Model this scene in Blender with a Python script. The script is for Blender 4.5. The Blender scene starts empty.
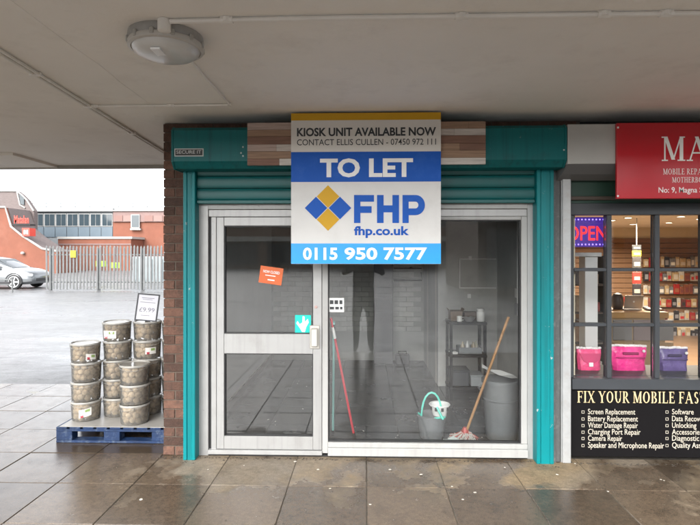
import bpy, bmesh, math, random
from mathutils import Vector, Matrix
random.seed(7)
S = bpy.context.scene
C = S.collection
R = math.radians
PI = math.pi

# ---------------------------------------------------------------- camera
cam_d = bpy.data.cameras.new('camera'); cam = bpy.data.objects.new('camera', cam_d); C.objects.link(cam)
cam.location = (0, -4.2, 1.65)
cam.rotation_euler = (R(90), 0, R(1.6))
cam_d.sensor_width = 36; cam_d.lens = 36 * 520 / 700
cam_d.shift_y = -9.5 / 700
cam_d.clip_start = 0.05; cam_d.clip_end = 2000
S.camera = cam

# ---------------------------------------------------------------- overcast sky + weak, very soft sun
SUN_EL, SUN_AZ = 40, 200            # elevation, compass-like angle of the sun around Z (deg, from +Y clockwise)
wd = bpy.data.worlds.new('World'); S.world = wd; wd.use_nodes = True
nt = wd.node_tree; nt.nodes.clear()
n_out = nt.nodes.new('ShaderNodeOutputWorld'); n_bg = nt.nodes.new('ShaderNodeBackground')
n_sky = nt.nodes.new('ShaderNodeTexSky'); n_sky.sky_type = 'NISHITA'; n_sky.sun_disc = False
n_sky.sun_elevation = R(SUN_EL); n_sky.sun_rotation = R(SUN_AZ)
n_sky.air_density = 1.0; n_sky.dust_density = 2.5; n_sky.ozone_density = 1.0
n_hs = nt.nodes.new('ShaderNodeHueSaturation'); n_hs.inputs['Saturation'].default_value = 0.16
n_tc = nt.nodes.new('ShaderNodeTexCoord'); n_cl = nt.nodes.new('ShaderNodeTexNoise')
n_cl.inputs['Scale'].default_value = 3.2; n_cl.inputs['Detail'].default_value = 6
n_mr = nt.nodes.new('ShaderNodeMapRange'); n_mr.inputs['From Min'].default_value = .3; n_mr.inputs['From Max'].default_value = .7; n_mr.inputs['To Min'].default_value = 0.62; n_mr.inputs['To Max'].default_value = 1.2
n_mx = nt.nodes.new('ShaderNodeMix'); n_mx.data_type = 'RGBA'; n_mx.blend_type = 'MULTIPLY'; n_mx.inputs[0].default_value = 1
L = nt.links.new
L(n_tc.outputs['Generated'], n_cl.inputs['Vector']); L(n_cl.outputs['Fac'], n_mr.inputs['Value'])
L(n_sky.outputs[0], n_hs.inputs['Color']); L(n_hs.outputs[0], n_mx.inputs[6]); L(n_mr.outputs[0], n_mx.inputs[7])
L(n_mx.outputs[2], n_bg.inputs['Color']); n_bg.inputs['Strength'].default_value = 0.15
L(n_bg.outputs[0], n_out.inputs['Surface'])
sd = bpy.data.lights.new('sun', 'SUN'); sd.energy = 0.5; sd.angle = R(45); sd.color = (1, .96, .9)
sun = bpy.data.objects.new('sun', sd); C.objects.link(sun)
_d = Vector((math.sin(R(SUN_AZ)) * math.cos(R(SUN_EL)), math.cos(R(SUN_AZ)) * math.cos(R(SUN_EL)), math.sin(R(SUN_EL))))
sun.rotation_euler = (-_d).to_track_quat('-Z', 'Y').to_euler(); sun.location = (-6, -8, 14)

S.view_settings.view_transform = 'Standard'; S.view_settings.look = 'None'
S.view_settings.gamma = 1; S.view_settings.use_curve_mapping = False
S.view_settings.exposure = 2.5
S.render.engine = 'CYCLES'
S.cycles.use_denoising = True
S.cycles.max_bounces = 10; S.cycles.diffuse_bounces = 5; S.cycles.glossy_bounces = 4
S.cycles.transmission_bounces = 6; S.cycles.transparent_max_bounces = 24
S.cycles.caustics_reflective = False; S.cycles.caustics_refractive = False
S.cycles.sample_clamp_indirect = 6

# ---------------------------------------------------------------- helpers
A_ = R(1.6)
def at(u, v, Y):
    """a measured point of the photograph on the upright plane Y"""
    xc = (u - 350) / 520; zc = (253 - v) / 520
    t = (Y + 4.2) / (math.cos(A_) + xc * math.sin(A_))
    return Vector((t * (-math.sin(A_) + xc * math.cos(A_)), Y, 1.65 + t * zc))

def wloc(o):
    v = Vector((0, 0, 0))
    while o is not None:
        v = v + o.location; o = o.parent
    return v

class MB:
    def __init__(s): s.v = []; s.f = []; s.mi = []; s.cur = 0
    def add(s, vs, fs):
        n = len(s.v); s.v += [Vector(p) for p in vs]
        s.f += [tuple(i + n for i in f) for f in fs]; s.mi += [s.cur] * len(fs); return s
    def box(s, x0, x1, y0, y1, z0, z1, c=0.0):
        if c <= 0:
            vs = [(x, y, z) for z in (z0, z1) for y in (y0, y1) for x in (x0, x1)]
            return s.add(vs, [(0,2,3,1),(4,5,7,6),(0,1,5,4),(2,6,7,3),(0,4,6,2),(1,3,7,5)])
        bm = bmesh.new()
        M = Matrix.Translation(((x0+x1)/2, (y0+y1)/2, (z0+z1)/2)) @ Matrix.Diagonal((x1-x0, y1-y0, z1-z0, 1))
        bmesh.ops.create_cube(bm, size=1, matrix=M)
        c = min(c, .45 * min(x1-x0, y1-y0, z1-z0))
        bmesh.ops.bevel(bm, geom=bm.edges[:], offset=c, segments=1, affect='EDGES', profile=.5)
        return s.bm(bm)
    def bm(s, bm):
        bm.verts.index_update()
        s.add([v.co.copy() for v in bm.verts], [[v.index for v in f.verts] for f in bm.faces]); bm.free(); return s
    def obox(s, c, size, rot=(0,0,0), bev=0.0):
        from mathutils import Euler
        m = MB(); m.box(-size[0]/2, size[0]/2, -size[1]/2, size[1]/2, -size[2]/2, size[2]/2, bev)
        E = Euler(rot).to_matrix()
        return s.add([E @ p + Vector(c) for p in m.v], m.f)
    def tube(s, pts, r, n=8, cap=True):
        pts = [Vector(p) for p in pts]; rs = r if isinstance(r, (list, tuple)) else [r] * len(pts)
        vs = []; fs = []; up = None
        for i, p in enumerate(pts):
            d = (pts[min(i+1, len(pts)-1)] - pts[max(i-1, 0)]).normalized()
            if up is None: up = Vector((0,0,1)) if abs(d.z) < .9 else Vector((1,0,0))
            a = d.cross(up)
            if a.length < 1e-5: a = d.cross(Vector((0,1,0)))
            a.normalize(); b = d.cross(a).normalized(); up = -b if False else up
            for k in range(n):
                t = 2*PI*k/n; vs.append(p + (a*math.cos(t) + b*math.sin(t))*rs[i])
        for i in range(len(pts)-1):
            for k in range(n):
                k2 = (k+1) % n
                fs.append((i*n+k, (i+1)*n+k, (i+1)*n+k2, i*n+k2))
        if cap: fs += [tuple(range(n)), tuple(reversed(range((len(pts)-1)*n, len(pts)*n)))]
        return s.add(vs, fs)
    def lathe(s, prof, c=(0,0,0), n=24, cap=True):
        vs = []; fs = []
        for (r, z) in prof:
            for k in range(n):
                t = 2*PI*k/n; vs.append((c[0]+r*math.cos(t), c[1]+r*math.sin(t), c[2]+z))
        for i in range(len(prof)-1):
            for k in range(n):
                k2 = (k+1) % n; fs.append((i*n+k, i*n+k2, (i+1)*n+k2, (i+1)*n+k))
        if cap: fs += [tuple(reversed(range(n))), tuple(range((len(prof)-1)*n, len(prof)*n))]
        return s.add(vs, fs)
    def prism(s, poly, y0, y1):
        """poly of (x,z), extruded along Y"""
        n = len(poly); vs = [(x, y0, z) for x, z in poly] + [(x, y1, z) for x, z in poly]
        return s.add(vs, [tuple(range(n)), tuple(reversed(range(n, 2*n)))] + [(i, i+n, (i+1) % n + n, (i+1) % n) for i in range(n)])
    def xprism(s, poly, x0, x1):
        """poly of (y,z), extruded along X"""
        n = len(poly); vs = [(x0, y, z) for y, z in poly] + [(x1, y, z) for y, z in poly]
        return s.add(vs, [tuple(range(n)), tuple(reversed(range(n, 2*n)))] + [(i, i+n, (i+1) % n + n, (i+1) % n) for i in range(n)])
    def build(s, name, mats, parent=None, smooth=False, local=False):
        off = wloc(parent) if (parent is not None and not local) else Vector((0,0,0))
        me = bpy.data.meshes.new(name)
        me.from_pydata([tuple(p - off) for p in s.v], [], s.f)
        bm = bmesh.new(); bm.from_mesh(me); bmesh.ops.recalc_face_normals(bm, faces=bm.faces[:]); bm.to_mesh(me); bm.free()
        if not isinstance(mats, (list, tuple)): mats = [mats]
        for m in mats: me.materials.append(m)
        if len(mats) > 1: me.polygons.foreach_set('material_index', s.mi)
        if smooth:
            me.polygons.foreach_set('use_smooth', [True]*len(me.polygons))
            try: me.set_sharp_from_angle(angle=R(38))
            except Exception: pass
        o = bpy.data.objects.new(name, me); C.objects.link(o); o.parent = parent
        return o

def share(name, mesh, parent, loc, rot=(0,0,0), world=True):
    o = bpy.data.objects.new(name, mesh); C.objects.link(o); o.parent = parent
    o.location = Vector(loc) - (wloc(parent) if (parent is not None and world) else Vector((0,0,0)))
    o.rotation_euler = rot
    return o
def tag(o, label=None, cat=None, group=None, kind=None):
    if label: o['label'] = label
    if cat: o['category'] = cat
    if group: o['group'] = group
    if kind: o['kind'] = kind
    return o
def thing(name, label, cat, loc=(0,0,0), group=None, rz=0):
    o = bpy.data.objects.new(name, None); C.objects.link(o); o.location = loc; o.rotation_euler = (0,0,rz)
    o.empty_display_size = .1
    return tag(o, label, cat, group)
def copy_tree(o, parent=None):
    c = o.copy(); C.objects.link(c); c.parent = parent
    for ch in list(o.children): copy_tree(ch, c)
    return c

# ---------------------------------------------------------------- materials
def pm(name, col, rough=.5, metal=0., var=.0, vs=6., rnd=0., bump=0., bs=60., rvar=0., spec=.5, stain=None, ss=3., samt=.5, emit=None, es=1., coat=0., stretch=None, trans=0., chip=None, cs=30., streak=0.):
    m = bpy.data.materials.new(name); m.use_nodes = True; t = m.node_tree; N = t.nodes; K = t.links.new
    b = N['Principled BSDF']
    b.inputs['Roughness'].default_value = rough; b.inputs['Metallic'].default_value = metal
    b.inputs['Specular IOR Level'].default_value = spec
    b.inputs['Coat Weight'].default_value = coat
    if trans: b.inputs['Transmission Weight'].default_value = trans
    base = (*col, 1); src = None
    def pos(sc=1.):
        g = N.new('ShaderNodeNewGeometry')
        if stretch is None: return g.outputs['Position']
        mp = N.new('ShaderNodeMapping'); mp.inputs['Scale'].default_value = stretch
        K(g.outputs['Position'], mp.inputs['Vector']); return mp.outputs[0]
    def mul(a, fac):
        x = N.new('ShaderNodeMix'); x.data_type = 'RGBA'; x.blend_type = 'MULTIPLY'; x.inputs[0].default_value = 1
        if a is None: x.inputs[6].default_value = base
        else: K(a, x.inputs[6])
        K(fac, x.inputs[7]); return x.outputs[2]
    def rng(a, lo, hi, f0=0., f1=1.):
        r = N.new('ShaderNodeMapRange'); r.inputs['From Min'].default_value = f0; r.inputs['From Max'].default_value = f1
        r.inputs['To Min'].default_value = lo; r.inputs['To Max'].default_value = hi; K(a, r.inputs['Value']); return r.outputs[0]
    def noise(sc, det=5, rg=.6):
        n = N.new('ShaderNodeTexNoise'); n.inputs['Scale'].default_value = sc; n.inputs['Detail'].default_value = det
        n.inputs['Roughness'].default_value = rg; K(pos(), n.inputs['Vector']); return n.outputs['Fac']
    if var: src = mul(src, rng(noise(vs), 1-var, 1+var, .25, .75))
    if rnd:
        oi = N.new('ShaderNodeObjectInfo'); src = mul(src, rng(oi.outputs['Random'], 1-rnd, 1+rnd))
    if stain is not None:
        x = N.new('ShaderNodeMix'); x.data_type = 'RGBA'
        K(rng(noise(ss, 8, .68), 0, samt, .52, .68), x.inputs[0])
        if src is None: x.inputs[6].default_value = base
        else: K(src, x.inputs[6])
        x.inputs[7].default_value = (*stain, 1); src = x.outputs[2]
    if streak:
        g_ = N.new('ShaderNodeNewGeometry'); mp_ = N.new('ShaderNodeMapping'); mp_.inputs['Scale'].default_value = (26, 26, .9); K(g_.outputs['Position'], mp_.inputs['Vector'])
        n_ = N.new('ShaderNodeTexNoise'); n_.inputs['Scale'].default_value = 1.; n_.inputs['Detail'].default_value = 5; K(mp_.outputs[0], n_.inputs['Vector'])
        src = mul(src, rng(n_.outputs['Fac'], 1, 1-streak, .5, .72))
    if chip is not None:
        x = N.new('ShaderNodeMix'); x.data_type = 'RGBA'; K(rng(noise(cs, 6, .7), 0, .85, .665, .69), x.inputs[0])
        if src is None: x.inputs[6].default_value = base
        else: K(src, x.inputs[6])
        x.inputs[7].default_value = (*chip, 1); src = x.outputs[2]
    if src is None: b.inputs['Base Color'].default_value = base
    else: K(src, b.inputs['Base Color'])
    if rvar: K(rng(noise(vs*.7), max(.02, rough-rvar), rough+rvar, .3, .7), b.inputs['Roughness'])
    if bump:
        bn = N.new('ShaderNodeBump'); bn.inputs['Strength'].default_value = bump; bn.inputs['Distance'].default_value = .01
        K(noise(bs, 4), bn.inputs['Height']); K(bn.outputs[0], b.inputs['Normal'])
    if emit: b.inputs['Emission Color'].default_value = (*emit, 1); b.inputs['Emission Strength'].default_value = es
    return m

def glass_mat(name, tint=(.985,.99,.987), ior=1.5, rough=0.0, dirt=.03):
    m = bpy.data.materials.new(name); m.use_nodes = True; t = m.node_tree; N = t.nodes; K = t.links.new
    N.remove(N['Principled BSDF']); o = N['Material Output']
    tr = N.new('ShaderNodeBsdfTransparent'); tr.inputs[0].default_value = (*tint, 1)
    gl = N.new('ShaderNodeBsdfGlossy'); gl.inputs['Roughness'].default_value = rough; gl.inputs[0].default_value = (1,1,1,1)
    fr = N.new('ShaderNodeFresnel'); fr.inputs[0].default_value = ior
    mx = N.new('ShaderNodeMixShader'); K(fr.outputs[0], mx.inputs[0]); K(tr.outputs[0], mx.inputs[1]); K(gl.outputs[0], mx.inputs[2])
    df = N.new('ShaderNodeBsdfDiffuse'); df.inputs[0].default_value = (.6,.6,.58,1)
    g = N.new('ShaderNodeNewGeometry'); n = N.new('ShaderNodeTexNoise'); n.inputs['Scale'].default_value = 4; n.inputs['Detail'].default_value = 9
    n.inputs['Roughness'].default_value = .75
    mp = N.new('ShaderNodeMapping'); mp.inputs['Scale'].default_value = (1.6, 1, .5); K(g.outputs['Position'], mp.inputs[0]); K(mp.outputs[0], n.inputs['Vector'])
    r = N.new('ShaderNodeMapRange'); r.inputs['From Min'].default_value = .45; r.inputs['From Max'].default_value = .8; r.inputs['To Max'].default_value = dirt
    K(n.outputs['Fac'], r.inputs['Value'])
    m2 = N.new('ShaderNodeMixShader'); K(r.outputs[0], m2.inputs[0]); K(mx.outputs[0], m2.inputs[1]); K(df.outputs[0], m2.inputs[2])
    K(m2.outputs[0], o.inputs['Surface'])
    return m

def wet_mat(name, dry, wet, rdry, rwet, wscale, lo, hi, rnd=0., tint2=None, bump=.15, bs=90., grit=.25, xgrad=None, stretch=(1,1,1)):
    """ground that is partly wet: noise decides between a dry, rough and a wet, dark, glossy state"""
    m = bpy.data.materials.new(name); m.use_nodes = True; t = m.node_tree; N = t.nodes; K = t.links.new
    b = N['Principled BSDF']; g = N.new('ShaderNodeNewGeometry')
    mp = N.new('ShaderNodeMapping'); mp.inputs['Scale'].default_value = stretch; K(g.outputs['Position'], mp.inputs[0])
    def noise(sc, det=6, rg=.6, off=0, mapped=True):
        n = N.new('ShaderNodeTexNoise'); n.inputs['Scale'].default_value = sc; n.inputs['Detail'].default_value = det; n.inputs['Roughness'].default_value = rg
        K(mp.outputs[0] if mapped else g.outputs['Position'], n.inputs['Vector']); return n.outputs['Fac']
    def rng(a, lo_, hi_, f0, f1):
        r = N.new('ShaderNodeMapRange'); r.inputs['From Min'].default_value = f0; r.inputs['From Max'].default_value = f1
        r.inputs['To Min'].default_value = lo_; r.inputs['To Max'].default_value = hi_; K(a, r.inputs['Value']); return r.outputs[0]
    def math_(op, a, b_):
        x = N.new('ShaderNodeMath'); x.operation = op
        for i, q in enumerate((a, b_)):
            if isinstance(q, (int, float)): x.inputs[i].default_value = q
            else: K(q, x.inputs[i])
        return x.outputs[0]
    w = noise(wscale)
    if xgrad is not None:      # the rain blows in: nearer the open edge it is wetter
        sp = N.new('ShaderNodeSeparateXYZ'); K(g.outputs['Position'], sp.inputs[0])
        for axis, f0, f1, amt in xgrad:
            w = math_('ADD', w, rng(sp.outputs[axis], amt, 0, f0, f1))
    wetf = rng(w, 0, 1, lo, hi)
    def mixc(f, a, b_, mode='MIX'):
        x = N.new('ShaderNodeMix'); x.data_type = 'RGBA'; x.blend_type = mode
        for i, q in ((0, f), (6, a), (7, b_)):
            if isinstance(q, tuple): x.inputs[i].default_value = (*q, 1)
            elif isinstance(q, (int, float)): x.inputs[i].default_value = q
            else: K(q, x.inputs[i])
        return x.outputs[2]
    cdry = dry
    if tint2: cdry = mixc(rng(noise(1.1, 3), 0, 1, .4, .65), dry, tint2)
    c = mixc(wetf, cdry, wet)
    c = mixc(1., c, rng(noise(28, 6, .7, mapped=False), 1-grit, 1+grit, .25, .75), 'MULTIPLY')
    c = mixc(1., c, rng(noise(4.5, 8, .72, mapped=False), 1, 1-grit*1.3, .5, .72), 'MULTIPLY')
    c = mixc(1., c, rng(noise(160, 2, .5, mapped=False), 1-grit*.8, 1+grit*.8, .3, .7), 'MULTIPLY')
    if rnd:
        oi = N.new('ShaderNodeObjectInfo'); c = mixc(1., c, rng(oi.outputs['Random'], 1-rnd, 1+rnd*.6, 0, 1), 'MULTIPLY')
    K(c, b.inputs['Base Color'])
    K(math_('ADD', rng(wetf, rdry, rwet, 0, 1), rng(noise(9, 4), -.04, .06, .3, .7)), b.inputs['Roughness'])
    bn = N.new('ShaderNodeBump'); bn.inputs['Distance'].default_value = .006
    K(rng(wetf, bump, bump*.25, 0, 1), bn.inputs['Strength']); K(noise(bs, 5, .7, mapped=False), bn.inputs['Height']); K(bn.outputs[0], b.inputs['Normal'])
    b.inputs['Specular IOR Level'].default_value = .5
    return m

# ---------------------------------------------------------------- lettering
def text_bm(txt, bold=0., shear=0.):
    cu = bpy.data.curves.new('lettering', 'FONT'); cu.body = txt; cu.size = 1; cu.offset = bold; cu.resolution_u = 3; cu.fill_mode = 'BOTH'
    cu.extrude = .012
    o = bpy.data.objects.new('lettering', cu); C.objects.link(o)
    dg = bpy.context.evaluated_depsgraph_get(); me = bpy.data.meshes.new_from_object(o.evaluated_get(dg))
    vs = [v.co.copy() for v in me.vertices]; fs = [tuple(p.vertices) for p in me.polygons]
    bpy.data.objects.remove(o); bpy.data.meshes.remove(me); bpy.data.curves.remove(cu)
    return vs, fs
def letters(txt, x0, x1, z0, z1, y, mat, parent, bold=0., name='lettering', depth=.0015):
    """upright lettering facing -Y, fitted to the box x0..x1, z0..z1"""
    vs, fs = text_bm(txt, bold)
    ax = min(v.x for v in vs); bx = max(v.x for v in vs); az = min(v.y for v in vs); bz = max(v.y for v in vs)
    m = MB()
    m.add([((v.x-ax)/(bx-ax)*(x1-x0)+x0, y + (-depth if v.z > 0 else 0), (v.y-az)/(bz-az)*(z1-z0)+z0) for v in vs], fs)
    return m.build(name, mat, parent)
def letters_px(txt, u0, u1, v0, v1, Y, mat, parent, bold=0., **k):
    a = at(u0, v1, Y); b = at(u1, v0, Y)
    return letters(txt, a.x, b.x, a.z, b.z, Y, mat, parent, bold, **k)

# serif capitals drawn from thick and thin strokes
SER = {
 'M': (1.15, [('l',.16,0,.16,1,.07),('l',.2,1,.57,.05,.17),('l',.57,.05,.93,1,.07),('l',.96,0,.96,1,.17),('s',.16,0,.3),('s',.96,0,.38),('s',.12,1,.24),('s',1.0,1,.26)]),
 'A': (1.0, [('l',.14,0,.5,1,.065),('l',.47,1,.86,0,.17),('l',.25,.33,.72,.33,.06),('s',.14,0,.3),('s',.86,0,.34)]),
 'O': (1.0, [('a',.5,.5,.43,.5,0,360)]),
 'B': (.85, [('l',.22,0,.22,1,.16),('s',.2,0,.3),('s',.2,1,.3),('a',.4,.75,.3,.25,-90,90),('a',.42,.25,.36,.26,-90,90)]),
 'I': (.45, [('l',.22,0,.22,1,.16),('s',.22,0,.38),('s',.22,1,.38)]),
 'L': (.78, [('l',.22,0,.22,1,.16),('s',.22,0,.38),('s',.22,1,.38),('l',.22,.03,.72,.03,.06),('l',.7,0,.72,.26,.05)]),
 'E': (.8, [('l',.22,0,.22,1,.16),('s',.2,0,.3),('s',.2,1,.3),('l',.22,.97,.68,.97,.06),('l',.22,.03,.72,.03,.06),('l',.22,.52,.56,.52,.06),('l',.67,1,.68,.78,.05),('l',.72,0,.74,.25,.05),('l',.56,.4,.56,.64,.05)]),
 'F': (.76, [('l',.22,0,.22,1,.16),('s',.22,0,.38),('s',.2,1,.3),('l',.22,.97,.68,.97,.06),('l',.22,.5,.56,.5,.06),('l',.68,1,.7,.76,.05),('l',.56,.38,.56,.62,.05)]),
 'R': (.9, [('l',.22,0,.22,1,.16),('s',.22,0,.38),('s',.2,1,.3),('a',.4,.74,.3,.26,-90,90),('l',.42,.48,.8,0,.16),('s',.82,0,.2)]),
 'P': (.8, [('l',.22,0,.22,1,.16),('s',.22,0,.38),('s',.2,1,.3),('a',.4,.72,.32,.28,-90,90)]),
 'T': (.85, [('l',.42,0,.42,1,.16),('s',.42,0,.38),('l',.08,.97,.76,.97,.06),('l',.08,1,.06,.76,.05),('l',.76,1,.78,.76,.05)]),
 'H': (1.0, [('l',.22,0,.22,1,.16),('l',.78,0,.78,1,.16),('l',.22,.52,.78,.52,.06),('s',.22,0,.38),('s',.22,1,.38),('s',.78,0,.38),('s',.78,1,.38)]),
 'D': (.95, [('l',.22,0,.22,1,.16),('s',.2,0,.3),('s',.2,1,.3),('a',.38,.5,.46,.5,-90,90)]),
 'X': (.95, [('l',.18,1,.78,0,.17),('l',.16,0,.8,1,.065),('s',.16,0,.3),('s',.8,0,.34),('s',.18,1,.34),('s',.78,1,.28)]),
 'Y': (.9, [('l',.14,1,.46,.46,.17),('l',.8,1,.46,.46,.065),('l',.46,0,.46,.5,.16),('s',.46,0,.38),('s',.14,1,.34),('s',.8,1,.28)]),
 'U': (.95, [('l',.2,.35,.2,1,.16),('l',.78,.35,.78,1,.065),('a',.49,.36,.32,.36,180,360),('s',.2,1,.36),('s',.78,1,.28)]),
 'S': (.7, [('a',.36,.75,.25,.25,40,270),('a',.36,.26,.27,.26,-140,90)]),
}
def serif(txt, x0, x1, z0, z1, y, mat, parent, name='lettering', wt=1.):
    total = sum(SER[c][0] if c in SER else .4 for c in txt) + .06 * len(txt)
    sx = (x1-x0)/total; sz = z1-z0; m = MB(); cx = 0; k = 0
    def quad(P):
        nonlocal k; k += 1
        m.add([(x0+p[0]*sx, y - .0008 - .00006*(k % 9), z0+p[1]*sz) for p in P], [tuple(range(len(P)))])
    for ch in txt:
        if ch not in SER: cx += .4; continue
        w, st = SER[ch]
        for q in st:
            if q[0] == 'l':
                _, ax, ay, bx_, by, t = q; t *= wt; horiz = abs(by-ay) < abs(bx_-ax)*.3
                if horiz: quad([(cx+ax, ay-t/2), (cx+bx_, by-t/2), (cx+bx_, by+t/2), (cx+ax, ay+t/2)])
                else: quad([(cx+ax-t/2, ay), (cx+ax+t/2, ay), (cx+bx_+t/2, by), (cx+bx_-t/2, by)])
            elif q[0] == 's':
                _, ax, ay, t = q; y0 = 0 if ay == 0 else .95
                quad([(cx+ax-t/2, y0), (cx+ax+t/2, y0), (cx+ax+t/2, y0+.05), (cx+ax-t/2, y0+.05)])
            else:
                _, ax, ay, rx, ry, a0, a1 = q; n = max(6, int(abs(a1-a0)/18))
                for i in range(n):
                    P = []
                    for a in (a0+(a1-a0)*i/n, a0+(a1-a0)*(i+1)/n):
                        c_, s_ = math.cos(R(a)), math.sin(R(a)); t = (.055+.115*abs(c_)**1.3) * wt
                        P.append(((cx+ax+rx*c_, ay+ry*s_), (cx+ax+(rx-t)*c_, ay+(ry-min(t, .07 if abs(c_) < .3 else t))*s_)))
                    quad([P[0][0], P[1][0], P[1][1], P[0][1]])
        cx += w + .06
    return m.build(name, mat, parent)
def serif_px(txt, u0, u1, v0, v1, Y, mat, parent, **k):
    a = at(u0, v1, Y); b = at(u1, v0, Y)
    return serif(txt, a.x, b.x, a.z, b.z, Y, mat, parent, **k)
ORD = ['first','second','third','fourth','fifth','sixth','seventh','eighth','ninth','tenth','eleventh','twelfth','thirteenth','fourteenth','fifteenth','sixteenth','seventeenth','eighteenth','nineteenth','twentieth','twenty-first','twenty-second','twenty-third','twenty-fourth'] + ['twenty-'+w_ for w_ in ('fifth','sixth','seventh','eighth','ninth')] + ['thirtieth'] + ['thirty-'+w_ for w_ in ('first','second','third','fourth','fifth','sixth','seventh','eighth','ninth')]
# ================================================================= SETTING
M = {}
M['yard'] = wet_mat('yard_wet_asphalt', (.155,.155,.155), (.095,.095,.099), .5, .22, .55, .40, .66, bump=.5, bs=60, grit=.34, stretch=(.5,1.15,1))
M['slab'] = wet_mat('paving_slab_concrete', (.165,.137,.104), (.082,.06,.041), .6, .22, 1.5, .50, .58, rnd=.32, tint2=(.185,.135,.078), bump=.45, bs=120, grit=.36,
                    xgrad=[(0, -2.3, -1.6, .3), (1, -1.0, -.35, .26)])
M['joint'] = pm('paving_joint', (.085,.075,.06), .9, var=.4, vs=20)
M['soffit'] = pm('painted_concrete_soffit', (.88,.85,.79), .75, var=.05, vs=1.2, stain=(.68,.645,.585), ss=2.2, samt=.38, bump=.16, bs=40)
M['conc'] = pm('canopy_concrete', (.40,.39,.36), .85, var=.12, vs=3)
M['brick'] = pm('red_brown_brick', (.10,.05,.034), .85, var=.35, vs=22, rnd=.5, bump=.8, bs=70, stain=(.05,.035,.028), ss=9, samt=.7)
M['mortar'] = pm('mortar', (.12,.095,.075), .95, var=.2, vs=30)
M['alu'] = pm('mill_aluminium', (.335,.335,.33), .42, .35, var=.06, vs=4, stain=(.25,.245,.23), ss=5, samt=.4, streak=.14, chip=(.2,.19,.18), cs=28)
M['alu_white'] = pm('white_worn_frame', (.34,.34,.33), .4, 0, var=.05, vs=5, stain=(.30,.29,.27), ss=4, samt=.5, streak=.12, chip=(.22,.21,.19), cs=24)
M['alu_grey'] = pm('grey_aluminium', (.335,.335,.33), .45, .25, var=.08, vs=5, stain=(.2,.2,.19), ss=6, samt=.35)
M['gasket'] = pm('black_gasket', (.012,.012,.013), .6)
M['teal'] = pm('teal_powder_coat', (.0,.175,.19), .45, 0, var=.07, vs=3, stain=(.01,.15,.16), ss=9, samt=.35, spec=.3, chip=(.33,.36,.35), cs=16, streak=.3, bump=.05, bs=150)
M['teal_box'] = pm('teal_box_shaded', (.0,.115,.12), .45, spec=.3, streak=.35, chip=(.2,.25,.25), cs=22, var=.08, vs=3, stain=(.01,.07,.07), ss=6, samt=.5)  # rail teal made darker: the weaker light up here is put into the colour
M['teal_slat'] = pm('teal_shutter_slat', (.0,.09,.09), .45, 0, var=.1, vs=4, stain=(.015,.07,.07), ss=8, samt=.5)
M['glass'] = glass_mat('shop_glass', dirt=.022, ior=1.49)
M['glass2'] = glass_mat('neighbour_glass', dirt=.012, ior=1.35)
M['dark'] = pm('dark_void_paint', (.02,.02,.02), .8)
M['galv'] = pm('galvanised_steel', (.38,.39,.39), .5, .4, var=.12, vs=12, stain=(.33,.30,.27), ss=14, samt=.5)
M['anth'] = pm('anthracite_frame', (.032,.036,.041), .5, var=.1, vs=6)

# ground: one sheet to the horizon (wet asphalt yard)
m = MB(); n = 24; ex = [-900,-300,-120,-60,-40,-30,-20,-12,-6,0,6,12,20,40,80,300,900]; ey = [-900,-200,-60,-30,-15,-8,-4,0,4,8,12,16,20,30,45,70,200,900]
for j in range(len(ey)-1):
    for i in range(len(ex)-1):
        m.add([(ex[i],ey[j],-.03),(ex[i+1],ey[j],-.03),(ex[i+1],ey[j+1],-.03),(ex[i],ey[j+1],-.03)], [(0,1,2,3)])
tag(m.build('ground', M['yard']), 'wet grey asphalt yard stretching back to the steel fence', kind='structure')
# pavement under the canopy with its slabs
m = MB(); m.box(-14, 6.5, -4.42, 1.76, -.2, -.006)
pav = tag(m.build('pavement', M['joint']), 'wet brown paving slabs in front of the shops', kind='structure')
P_ = .555
def slab_mesh(w):
    q = MB(); q.box(-w/2, w/2, -(P_-.005)/2, (P_-.005)/2, -.03, 0, .0035); o = q.build('paving_slab', M['slab']); me = o.data; bpy.data.objects.remove(o); return me
SLAB = slab_mesh(P_-.005)
rows = list(range(-8, 4))
for j in rows:
    yc = .025 + P_*j + P_/2          # joints at y = .025, -.53, -1.085 ...
    for i in range(-13, 8):
        xc = .015 + P_*i + P_/2
        if yc > 0 and xc > -1.75: continue
        if j < -2 and (xc < -4.2 or xc > 3.4): continue
        if yc < -.6 and xc < -5.6: continue
        share('paving_slab', SLAB, pav, (xc, yc, random.uniform(-.0015, .0015)), (random.uniform(-.0022,.0022), random.uniform(-.0022,.0022), 0))
m = MB(); m.box(-14, 6.5, 1.76, 1.9, -.2, .0, .01)
m.build('edging_kerb', M['conc'], pav)
# chewing gum and litter flecks on the paving
m = MB()
for u, v in [(421,475),(557,475),(661,480),(664,481),(370,505),(295,462),(452,487),(463,500),(330,489),(141,500),(318,470),(505,468),(475,493),(390,470),(244,466),(208,470),(575,464),(608,492)]:
    zc = (253-v)/520; t = -1.65/zc; xc = (u-350)/520
    x = t*(-math.sin(A_)+xc*math.cos(A_)); y = t*(math.cos(A_)+xc*math.sin(A_))-4.2; r = random.uniform(.006,.014)
    m.add([(x+r*random.uniform(.7,1.2)*math.cos(k*PI/4), y+r*math.sin(k*PI/4)*random.uniform(.7,1.2), .0042) for k in range(8)] + [(x, y, .0065)], [(k, (k+1) % 8, 8) for k in range(8)])
tag(m.build('litter_specks', pm('dried_gum', (.55,.52,.46), .8)), 'pale flecks of gum and litter on the wet paving', 'litter', kind='stuff')

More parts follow.
